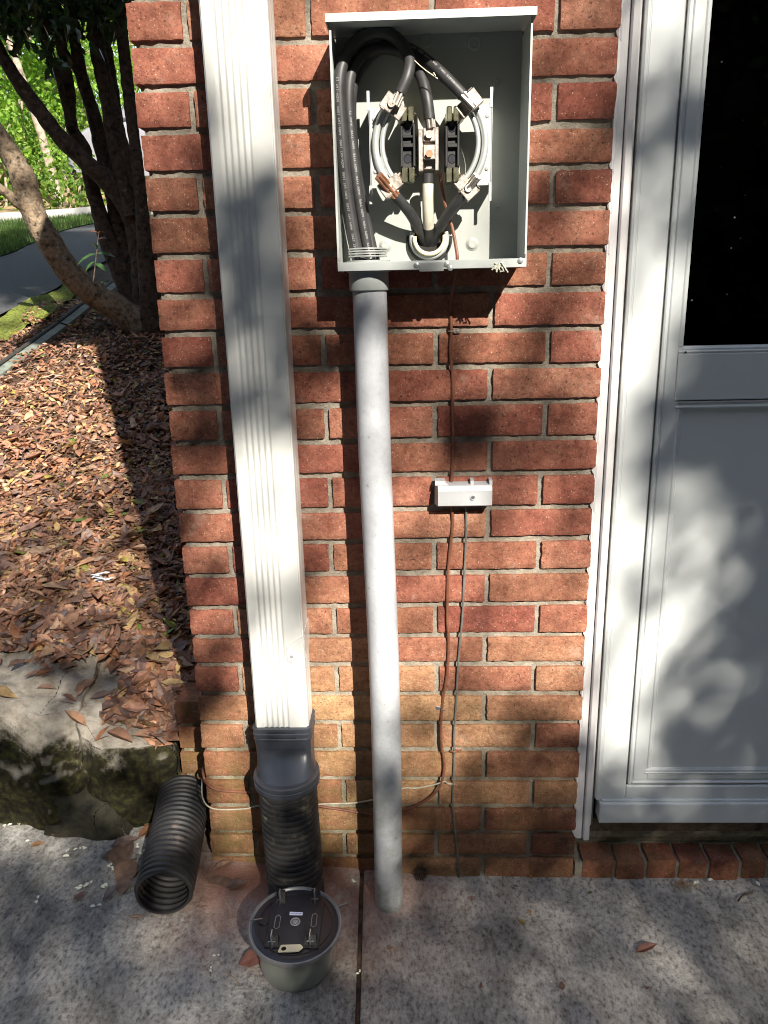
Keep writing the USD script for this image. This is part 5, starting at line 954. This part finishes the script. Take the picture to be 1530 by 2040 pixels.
for nm, pl in (('windscreen', [(1.12, 1.26), (1.52, 1.50), (1.60, 1.50), (1.32, 1.12), (1.06, 1.12)]), ('side_window', [(1.48, 1.12), (1.75, 1.52), (2.45, 1.55), (2.45, 1.12)]), ('side_window', [(2.53, 1.12), (2.53, 1.55), (3.4, 1.52), (3.6, 1.12)])): part(car, nm, cc(extrude_y(pl, .085, .10)), 'car_glass', False)
part(car, 'headlight', cc(move(trimesh.creation.icosphere(3, 1.), (.13, .12, .70), np.diag([.13, .10, .15]))), 'car_dark'); part(car, 'fog_light', cc(move(trimesh.creation.icosphere(3, 1.), (.10, .10, .36), np.diag([.16, .10, .10]))), 'car_dark')
part(car, 'door_line', [cc(bx(x, x + .012, -.002, .04, .32, 1.0)) for x in (1.45, 2.5, 3.45)], 'car_dark', False)
part(car, 'bumper', cc(hull([(-.02, y, z) for y in (.25, 1.5) for z in (.32, .55)] + [(.4, y, z) for y in (.06, 1.7) for z in (.32, .55)])), 'car_silver', 40)
for x in (.85, 3.55):
    wh = part(car, 'wheel', cc(move(lathe([(.17, -.1), (.30, -.11), (.335, -.07), (.335, .07), (.30, .11), (.17, .1)], 32), (x, .10, .32), frame((0, 1, 0)))), 'rubber'); part(wh, 'rim', cc(move(lathe([(0, .0), (.17, .02), (.185, .09), (.17, .1)], 20), (x, .10, .32), frame((0, -1, 0)))), 'galvanised')

def tree(name, label, base, h, r, nleaf, lsize, tints, trunk_r, seed, lean=(0, 0), bark='pale_bark', crown0=.25, matl='tree_leaf', group=None, shape=None):
    g = np.random.default_rng(seed); base = np.asarray(base, float); t = thing(name, label, 'tree', base, group); top = base + [lean[0], lean[1], h * .92]
    mid = base + (top - base) * .5 + np.array([g.normal() * .12, g.normal() * .12, 0]); P = spline([base - [0, 0, .2], base + (mid - base) * .4 + g.normal(size=3) * [.06, .06, 0], mid, top], 30)
    tk = part(t, 'trunk', tube(P, np.linspace(1, .25, 30) * trunk_r * (1 + .5 * np.exp(-np.linspace(0, 14, 30))), 10, lump=.25, seed=seed), bark, 40)
    cl = [];  limbs = []
    for k in range(int(12 + h)):
        s = crown0 + (1 - crown0) * g.random(); o = base + (top - base) * s; th = g.random() * 6.28; rr = r * (1.05 - .55 * abs(s - .5)) * g.uniform(.45, 1); e = o + np.array([math.cos(th) * rr, math.sin(th) * rr, g.uniform(-.05, .35) * rr])
        limbs.append(tube(spline([o, (o + e) / 2 + [0, 0, .12 * rr], e], 7), np.linspace(trunk_r * .3, .012, 7), 5)); cl += [(o + (e - o) * u, rr * .42) for u in (.45, .75, 1.)]
    part(t, 'limbs', limbs, bark, 40)
    k = g.integers(0, len(cl), nleaf); c = np.array([a for a, b in cl])[k]; s = np.array([b for a, b in cl])[k]; P = c + g.normal(size=(nleaf, 3)) * (s * .55)[:, None] * np.array([1, 1, .55])
    D = rand_dir(g, nleaf, -.2); N = rand_dir(g, nleaf, 1.1); L = lsize * g.uniform(.6, 1.3, nleaf); v, f = leaves(P, D, N, L, L * .62, .08, .1)
    tt = np.asarray(tints)[g.integers(0, len(tints), nleaf)] * g.uniform(.75, 1.25, (nleaf, 1)); part(t, 'crown', (v, f), matl, False, tint=np.repeat(tt, 8, 0)); return t
GR = [(.16, .32, .03), (.23, .40, .04), (.29, .44, .06), (.12, .25, .03)]
BG = [((126, 436), 9.4, 6.5, 1.6, .065, 'tree with pale peeling trunk standing in front of the silver car nose'), ((28, 420), 12, 6.5, 2.4, .07, 'slender bright green tree behind the leaning shrub stem'), ((70, 424), 13.5, 8, 2.6, .08, 'bright green sapling tree left of the pale trunk'), ((-70, 430), 12, 7, 2.6, .09, 'bright green tree just outside the photo edge'), ((185, 300), 16, 9, 3., .12, 'bright green tree rising behind the silver car'), ((100, 300), 17, 10, 3.2, .13, 'tall light green tree between pale trunk and slender tree'), ((10, 300), 16.5, 11, 3.4, .13, 'tall light green tree at the photo edge behind the rest'), ((240, 300), 18, 10, 3.2, .12, 'light green tree mostly hidden by shrub stems'), ((-170, 380), 14, 9, 3.2, .12, 'broad green tree beyond the driveway bend'), ((60, 240), 31, 13, 4.2, .16, 'tall far tree deep in the wood'), ((170, 240), 32, 13, 4.2, .16, 'tall far tree above the silver car'), ((-80, 260), 30, 13, 4.2, .16, 'tall far tree deep in the wood at the edge'), ((290, 240), 29, 12, 4., .16, 'tall far tree hidden behind the brick corner')]
for i, ((px, py), yy, h, r, tr_, lab) in enumerate(BG):
    p = at(px, 400, yy); p[2] = float(H(p[0], p[1])); tree('forest_tree', lab, p, h, r, 5200 if i < 4 else 7000, .10 if yy < 21 else .16, GR, tr_, 60 + i, lean=((-1.1, .3) if i == 0 else (0, 0)), crown0=.38 if i == 0 else .12, group=None)
for k in range(7):
    px = 5 + k * 27 + g.uniform(-6, 6); p = at(px, 410, 8.7 + g.uniform(0, 2) * (px < 100)); p[2] = float(H(p[0], p[1])); n = 260; s = thing('undergrowth_sapling', ['thin pale sapling stem with yellow green leaves by the kerb, first from the photo edge', 'thin sapling with bright leaves second from the photo edge', 'thin sapling in front of the slender tree', 'thin sapling close to the pale trunk', 'thin sapling just right of the pale trunk', 'low sapling below the silver car bumper', 'low sapling behind the shrub base'][k], 'sapling', p)
    hh = g.uniform(.5, 1.6) * (.35 if 95 < px < 300 else 1); part(s, 'stem', tube(spline([p - [0, 0, .1], p + [g.normal() * .06, 0, hh * .5], p + [g.normal() * .15, 0, hh]], 10), .018, 6), 'pale_bark')
    P = p + g.normal(size=(n, 3)) * [.3, .3, .2] + [0, 0, hh * .8]; L = g.uniform(.05, .10, n); v, f = leaves(P, rand_dir(g, n), rand_dir(g, n, 1.), L, L * .6, .1, .1); tt = np.array([(.20, .33, .05), (.26, .38, .07), (.13, .26, .04)])[g.integers(0, 3, n)]; part(s, 'leaves', (v, f), 'tree_leaf', False, tint=np.repeat(tt, 8, 0))

# thicket of leafy bushes along the far side of the kerb
for i, (px, yy, r) in enumerate(((-60, 9.6, .9), (12, 10.4, .9), (62, 11.2, .9), (98, 12.0, .8), (36, 12.5, 1.2), (165, 13.2, 1.3), (230, 13.5, 1.4), (-110, 11, 1.4))):
    p = at(px, 400, yy); p[2] = float(H(p[0], p[1])); n = 2600; u = rand_dir(g, n, .2); P = p + u * (r * g.random((n, 1)) ** .5) * [1, 1, 1.25] + [0, 0, r * .7]; L = g.uniform(.05, .11, n)
    s = thing('bush', ['bush outside the photo edge by the kerb', 'bright leafy bush at the photo edge behind the kerb', 'bright leafy bush between the thin saplings', 'leafy bush behind the pale trunk', 'tall leafy bush in the gap left of the pale trunk', 'leafy bush behind the silver car', 'leafy bush behind the shrub stems and car', 'broad bush beyond the driveway'][i], 'bush', p)
    part(s, 'stems', [tube(spline([p - [0, 0, .1], p + u[k] * r * .5 + [0, 0, r * .3], p + u[k] * r * .9 + [0, 0, r * .7]], 8), .014, 5) for k in range(9)], 'pale_bark')
    v, f = leaves(P, rand_dir(g, n), rand_dir(g, n, 1.2), L, L * .6, .1, .1); tt = np.array(GR)[g.integers(0, 4, n)] * g.uniform(.75, 1.3, (n, 1)); part(s, 'foliage', (v, f), 'tree_leaf', False, tint=np.repeat(tt, 8, 0))

# ------------------------------------------------------------------ unseen trees behind the viewer, crowns shaped to dapple the wall
# where the photograph shows sun (1) and shade (0): points on the wall, door, ground and bed, slid along the sun's rays to the wall's plane
def virt(p): return np.array([p[0] + SUN_A * p[1], p[2] + SUN_B * p[1]])
SUNMAP = []
def sm(pts, fn):
    for px, py, v in pts: SUNMAP.append((*virt(fn(px, py)), v))
wallp = lambda x, y: at(x, y, 0.)
sm([(320, 40, .95), (320, 150, .9), (330, 240, .7), (340, 330, .5), (350, 400, .45), (350, 480, .55), (360, 560, .5), (370, 640, .3), (380, 720, .25), (390, 800, .28), (400, 870, .4), (400, 930, .45), (410, 1000, .6), (420, 1080, .65), (430, 1160, .65), (430, 1240, .55), (440, 1310, .6), (450, 1380, .65), (455, 1440, .7), (460, 1500, .75), (460, 1580, .7), (470, 1640, .75), (470, 1700, .6), (440, 1350, .45),
    (570, 60, .95), (580, 140, .9), (590, 210, .85), (600, 290, .7), (590, 360, .8), (600, 430, .5), (590, 500, .3), (590, 580, .45), (610, 660, .28), (620, 750, .18), (620, 830, .22), (630, 900, .45), (640, 980, .6), (640, 1050, .65), (650, 1120, .6), (650, 1200, .65), (650, 1260, .75), (650, 1330, .95), (660, 1400, 1.), (665, 1460, .95), (660, 1540, .85), (680, 1620, .8), (690, 1700, .55)], wallp)
dp = lambda x, y: at(x, y, -.078)
sm([(480, 30, 1.), (450, 100, .8), (520, 100, 1.), (440, 180, .55), (520, 190, .65), (470, 260, .5), (540, 250, .45), (450, 340, .45), (540, 340, .15), (450, 430, .22), (540, 430, .1), (460, 520, .2), (545, 520, .12), (470, 610, .35), (545, 610, .2), (480, 690, .45), (550, 690, .2), (490, 770, .6), (555, 760, .45), (500, 850, .75), (570, 850, .7), (510, 920, .8), (580, 920, .75), (510, 990, .9), (590, 990, .7), (510, 1060, .9), (590, 1060, .65), (520, 1130, .65), (590, 1130, .6), (520, 1195, .25), (590, 1200, .3), (520, 1260, .8), (600, 1250, .65), (520, 1330, .85), (600, 1330, 1.), (540, 1400, .9), (600, 1400, 1.), (560, 1470, .35), (540, 1530, .35), (610, 1520, .6), (580, 1600, .15), (590, 1680, .1), (590, 1760, .05)], dp)
cpn = lambda x, y: at(x, y, -.1)
sm([(740, 600, .18), (740, 660, .35), (745, 720, .55), (745, 780, .4), (750, 850, .7), (750, 920, .75), (755, 990, .8), (760, 1060, .8), (760, 1120, .7), (765, 1180, 1.), (765, 1250, 1.), (765, 1320, 1.), (768, 1390, 1.), (768, 1450, .7), (768, 1500, .45), (770, 1560, .3), (770, 1610, .45), (772, 1660, .35), (772, 1720, .3), (775, 1790, .3)], cpn)
# meter box front: fully in the sun
sm([(x, y, 1.) for x in (670, 760, 850, 940, 1030) for y in (30, 120, 210, 300, 390, 480)] + [(700, 530, .8), (860, 530, .35), (1020, 530, .5)], cpn)
sm([(1140, 40, .75), (1200, 30, .35), (1100, 110, .6), (1190, 110, .4), (1120, 200, .6), (1190, 200, .65), (1110, 290, .75), (1190, 290, .3), (1110, 370, .4), (1170, 370, .35), (1110, 450, .85), (1170, 450, .75), (1080, 530, .5), (1170, 530, .65), (1020, 620, .55), (1120, 620, .35), (850, 690, .5), (940, 690, .6), (1050, 690, .55), (1150, 690, .6), (820, 770, .3), (900, 770, .4), (1000, 770, .55), (1120, 760, .35), (840, 840, .35), (950, 840, .45), (1030, 840, .4), (1130, 840, .55), (830, 910, .55), (920, 910, .45), (1050, 905, .4), (1150, 910, .45), (830, 985, .6), (1030, 980, .35), (1130, 980, .6), (830, 1045, .7), (920, 1045, .6), (1020, 1040, .55), (1130, 1045, .75), (830, 1110, .75), (930, 1110, .85), (1030, 1110, .8), (1130, 1110, .75), (830, 1175, .8), (940, 1180, .9), (1040, 1175, .7), (1130, 1175, .7), (830, 1240, .8), (930, 1235, .85), (1040, 1235, .8), (1130, 1235, .85), (840, 1295, .85), (950, 1295, .75), (1060, 1295, .9), (1140, 1295, .8), (830, 1350, .95), (940, 1350, .75), (1050, 1350, .75), (1130, 1350, .65), (830, 1410, .85), (930, 1410, .6), (1040, 1410, .75), (1120, 1410, .6), (830, 1470, .7), (930, 1465, .65), (1040, 1465, .6), (1120, 1470, .45), (840, 1525, .5), (940, 1525, .4), (1040, 1525, .3), (1120, 1525, .45), (840, 1580, .35), (940, 1580, .45), (1010, 1580, .5), (1110, 1580, .35), (850, 1630, .3), (960, 1630, .22), (1080, 1630, .15), (850, 1690, .1), (960, 1690, .08), (1080, 1690, .06)], wallp)
drp = lambda x, y: at(x, y, .02)
sm([(1260, 30, .85), (1340, 40, .85), (1390, 60, .8), (1260, 100, .5), (1340, 100, .45), (1260, 180, .3), (1330, 180, .22), (1380, 180, .3), (1240, 270, .25), (1320, 270, .2), (1370, 270, .2), (1240, 360, .45), (1310, 360, .35), (1370, 360, .3), (1230, 430, .6), (1300, 440, .6), (1350, 420, .45), (1220, 510, .55), (1300, 510, .4), (1350, 520, .4), (1220, 590, .75), (1290, 590, .7), (1340, 590, .6), (1210, 670, .75), (1280, 670, .75), (1340, 680, .6), (1400, 730, .6), (1450, 730, .75), (1510, 730, .6), (1200, 750, .85), (1290, 760, .45), (1340, 750, .4), (1400, 780, .65), (1480, 780, .65), (1200, 830, .8), (1270, 830, .5), (1330, 830, .6), (1390, 835, .4), (1460, 840, .6), (1520, 840, .6), (1195, 900, .6), (1270, 900, .55), (1330, 890, .75), (1400, 890, .75), (1460, 900, .5), (1510, 910, .15), (1190, 970, .75), (1260, 960, .7), (1330, 970, .95), (1390, 960, .75), (1450, 970, .35), (1510, 970, .06), (1190, 1040, .95), (1240, 1040, .98), (1300, 1040, .55), (1360, 1050, .45), (1400, 1040, .3), (1460, 1040, .15), (1510, 1040, .1), (1185, 1100, .95), (1240, 1110, .75), (1300, 1110, .55), (1350, 1110, .75), (1410, 1110, .7), (1450, 1110, .25), (1500, 1110, .08), (1180, 1170, .85), (1240, 1165, .35), (1300, 1180, .12), (1360, 1170, .8), (1400, 1180, .75), (1450, 1190, .3), (1510, 1190, .04), (1175, 1230, 1.), (1220, 1230, 1.), (1280, 1230, .7), (1340, 1240, .65), (1390, 1240, .45), (1430, 1260, .5), (1490, 1260, .03), (1170, 1300, .8), (1240, 1300, .75), (1300, 1300, .65), (1350, 1310, .2), (1390, 1310, .12), (1430, 1300, .25), (1500, 1330, .02), (1165, 1370, .6), (1230, 1370, .6), (1290, 1370, .6), (1330, 1390, .45), (1370, 1380, .45), (1410, 1390, .3), (1450, 1400, .02), (1160, 1440, .55), (1220, 1450, .6), (1280, 1440, .55), (1330, 1440, .4), (1370, 1440, .2), (1420, 1470, .02), (1160, 1510, .45), (1220, 1500, .45), (1260, 1500, .5), (1310, 1500, .15), (1360, 1510, .02), (1160, 1570, .4), (1210, 1560, .3), (1240, 1580, .3), (1290, 1570, .03), (1400, 1570, .02), (1510, 1500, .02), (1170, 1620, .12), (1250, 1620, .02), (1400, 1620, .02), (1510, 1620, .02)], drp)
sm([(1200, 1700, .03), (1300, 1700, .02), (1450, 1700, .02), (1000, 1780, .03), (1200, 1800, .03), (1400, 1800, .03), (900, 1850, .22), (870, 1890, .28), (950, 1900, .1), (1100, 1900, .04), (1300, 1900, .03), (1480, 1900, .03), (840, 1780, .2), (820, 1840, .15), (900, 2000, .1), (1100, 2000, .04), (1300, 2000, .04), (1500, 2000, .04), (760, 1860, .1), (760, 1960, .06), (690, 1760, .12), (690, 1860, .08), (690, 1960, .07), (600, 1780, .08), (590, 1850, .06), (590, 1950, .05), (600, 2010, .06), (500, 1780, .06), (440, 1760, .22), (470, 1850, .08), (420, 1840, .25), (400, 1900, .32), (380, 1960, .22), (330, 1990, .08), (460, 1990, .08), (330, 1850, .06), (250, 1900, .05), (150, 1850, .04), (60, 1900, .04), (150, 1960, .08), (60, 2010, .1), (250, 2010, .05), (100, 1760, .05), (30, 1730, .1), (30, 1640, .4), (90, 1660, .4), (180, 1760, .08), (230, 1720, .12), (380, 1720, .25)], slab)
stp = lambda x, y: at(x, y, .13)
sm([(40, 1370, .35), (120, 1370, .35), (60, 1440, .2), (40, 1520, .12), (130, 1560, .1), (180, 1470, .6), (240, 1500, .8), (300, 1510, .85), (200, 1540, .7), (250, 1580, .2), (320, 1580, .25), (330, 1450, .4), (200, 1620, .1), (360, 1600, .4), (370, 1680, .12), (330, 1640, .2), (310, 1750, .05), (370, 1440, .5), (370, 1510, .5)], stp)
bp = lambda x, y: bed(x, y, 9)
sm([(20, 1340, .3), (120, 1300, .22), (220, 1350, .2), (300, 1350, .3), (310, 1270, .4), (60, 1250, .2), (160, 1240, .2), (250, 1230, .25), (290, 1190, .3), (30, 1170, .18), (120, 1160, .22), (210, 1160, .3), (270, 1120, .55), (200, 1090, .5), (120, 1090, .3), (40, 1100, .35), (40, 1040, .85), (100, 1030, .6), (180, 1030, .3), (240, 1030, .3), (60, 980, 1.), (140, 970, .55), (210, 960, .75), (240, 930, .95), (40, 920, 1.), (120, 910, .8), (180, 890, .9), (220, 870, 1.), (30, 850, 1.), (110, 830, 1.), (180, 810, 1.), (60, 780, 1.), (140, 760, .95), (60, 720, .9), (130, 715, .8), (150, 680, .4), (40, 690, .7), (30, 640, .5), (90, 640, .4), (20, 600, .08), (60, 560, .05), (120, 500, .12), (20, 560, .06), (150, 600, .15), (200, 480, .2), (30, 480, .3), (100, 460, .35), (60, 447, .8), (150, 440, .9)], bp)
SUNMAP = np.array(SUNMAP)
k = (SUNMAP[:, 0] > .06) & (SUNMAP[:, 0] < .23) & (SUNMAP[:, 1] > .98) & (SUNMAP[:, 1] < 1.48); SUNMAP[k, 2] *= .45
DIV = []
def sunfrac(Q):
    out = np.empty(len(Q))
    for i in range(0, len(Q), 4000):
        q = Q[i:i + 4000]; d2 = ((q[:, None] - SUNMAP[None, :, :2]) ** 2).sum(-1) + 1.5e-4; w = d2 ** -2.2
        out[i:i + 4000] = (w * SUNMAP[None, :, 2]).sum(1) / w.sum(1)
        far = d2.min(1) > .35 ** 2; out[i:i + 4000][far] = np.where(q[far][:, 1] < .1, .12, .40)
    return out
g = np.random.default_rng(101)
def shade_leaves(n, lo, hi, L0, L1, t0, t1, inner, gam):
    Q = np.stack([g.uniform(lo[0], hi[0], n), g.uniform(lo[1], hi[1], n)], 1)
    if not inner: Q = Q[~((Q[:, 0] > -1.1) & (Q[:, 0] < 1.35) & (Q[:, 1] > -.75) & (Q[:, 1] < 2.2))]
    s = np.clip(sunfrac(Q), 0, 1); s = np.where(Q[:, 1] < -.02, np.maximum(s, .14), np.where(Q[:, 0] < -.05, s ** .85, s ** 1.45)); keep = g.random(len(Q)) < np.clip(-np.log(np.clip(s, .02, 1)) / 3.9, 0, 1) * gam; Q, s = Q[keep], s[keep]
    t = g.uniform(t0, t1, len(Q)); P = np.stack([Q[:, 0], 0 * t, Q[:, 1]], 1) + t[:, None] * S
    L = g.uniform(L0, L1, len(Q)); D = rand_dir(g, len(Q), -.3); N = rand_dir(g, len(Q)) * .8 + S * .9; return P - D * (L / 2)[:, None], D, N, L, Q
A = shade_leaves(20000, (-1.1, -.75), (1.35, 2.2), .055, .09, 8., 14., True, 1.1)
B = shade_leaves(26000, (-3.0, -2.6), (3.6, 9.), .13, .22, 9., 15., False, .6)
for k, (nm, lab, sel, bx0) in enumerate((('shade_tree', 'unseen leafy tree behind the viewer, crown shaped to shade the wall and downspout', lambda Q: Q[:, 0] < .5, (1.4, -11.2)), ('shade_tree', 'unseen leafy tree behind the viewer, crown shaped to shade the door and step', lambda Q: Q[:, 0] >= .5, (6.6, -10.4)))):
    b0 = np.array([*bx0, -.14]); t = thing(nm, lab, 'tree', b0)
    V, F, T, o = [], [], [], 0
    for P, D, N, L, Q in (A, B):
        m_ = sel(Q); v, f = leaves(P[m_], D[m_], N[m_], L[m_], L[m_] * .62, .06, .08); V.append(v); F.append(f + o); o += len(v); tt = np.array([(.05, .11, .025), (.07, .14, .03), (.04, .085, .02)])[g.integers(0, 3, m_.sum())]; T.append(np.repeat(tt, 8, 0))
    part(t, 'crown', (np.vstack(V), np.vstack(F)), 'shade_leaf', False, tint=np.vstack(T))
    P = spline([b0 - [0, 0, .3], b0 + [.05, -.1, 2.], b0 + [-.1, -.25, 5.], b0 + [-.1, -.6, 9.]], 30); part(t, 'trunk', tube(P, np.linspace(.20, .05, 30), 12, lump=.2), 'bark')
# unseen wood behind the viewer, shaped to close off the sky, gap for sun
n = 66000; th = g.uniform(-.25, math.pi + .25, n); R = g.uniform(13, 21, n); P = np.stack([np.cos(th) * R, -np.sin(th) * R - 1., -.2 + 17.5 * g.random(n) ** 1.15], 1)
vq = np.stack([P[:, 0] + SUN_A * P[:, 1], P[:, 2] + SUN_B * P[:, 1]], 1); k = ~((vq[:, 0] > -1.9) & (vq[:, 0] < 1.6) & (vq[:, 1] > -.9) & (vq[:, 1] < np.where(vq[:, 0] < .4, 4.2, 2.5))); P = P[k]; n = len(P)
L = g.uniform(.5, 1.0, n); v, f = leaves(P, rand_dir(g, n), rand_dir(g, n), L, L * .7, .1, .1)
tt = np.array([(.025, .055, .015), (.035, .075, .02)])[g.integers(0, 2, n)]
solo('woodland', (v, f), 'tree_leaf', 'unseen dense wood behind the viewer, shaped to close off the sky with a gap for the sun', 'wood', kind='stuff', smooth=False, tint=np.repeat(tt, 8, 0))

for p in stage.GetPrimAtPath('/World').GetChildren():
    n = p.GetName().rstrip('0123456789').rstrip('_')
    gname = {'forest_tree': 'trees beyond the driveway', 'undergrowth_sapling': 'saplings along the kerb', 'bush': 'bushes beyond the kerb', 'wire_clip': 'clips holding the wires', 'wire': 'wires on the brick wall', 'edging_stone': 'stones edging the bed',
             'power_cable': 'cables in the meter box', 'twig': 'twigs on the concrete', 'corrugated_pipe': 'corrugated drain pipes', 'seedling': 'seedlings by the shrub', 'shade_tree': 'unseen trees shaped to shade the wall'}.get(n)
    if gname: p.SetCustomDataByKey('group', gname)
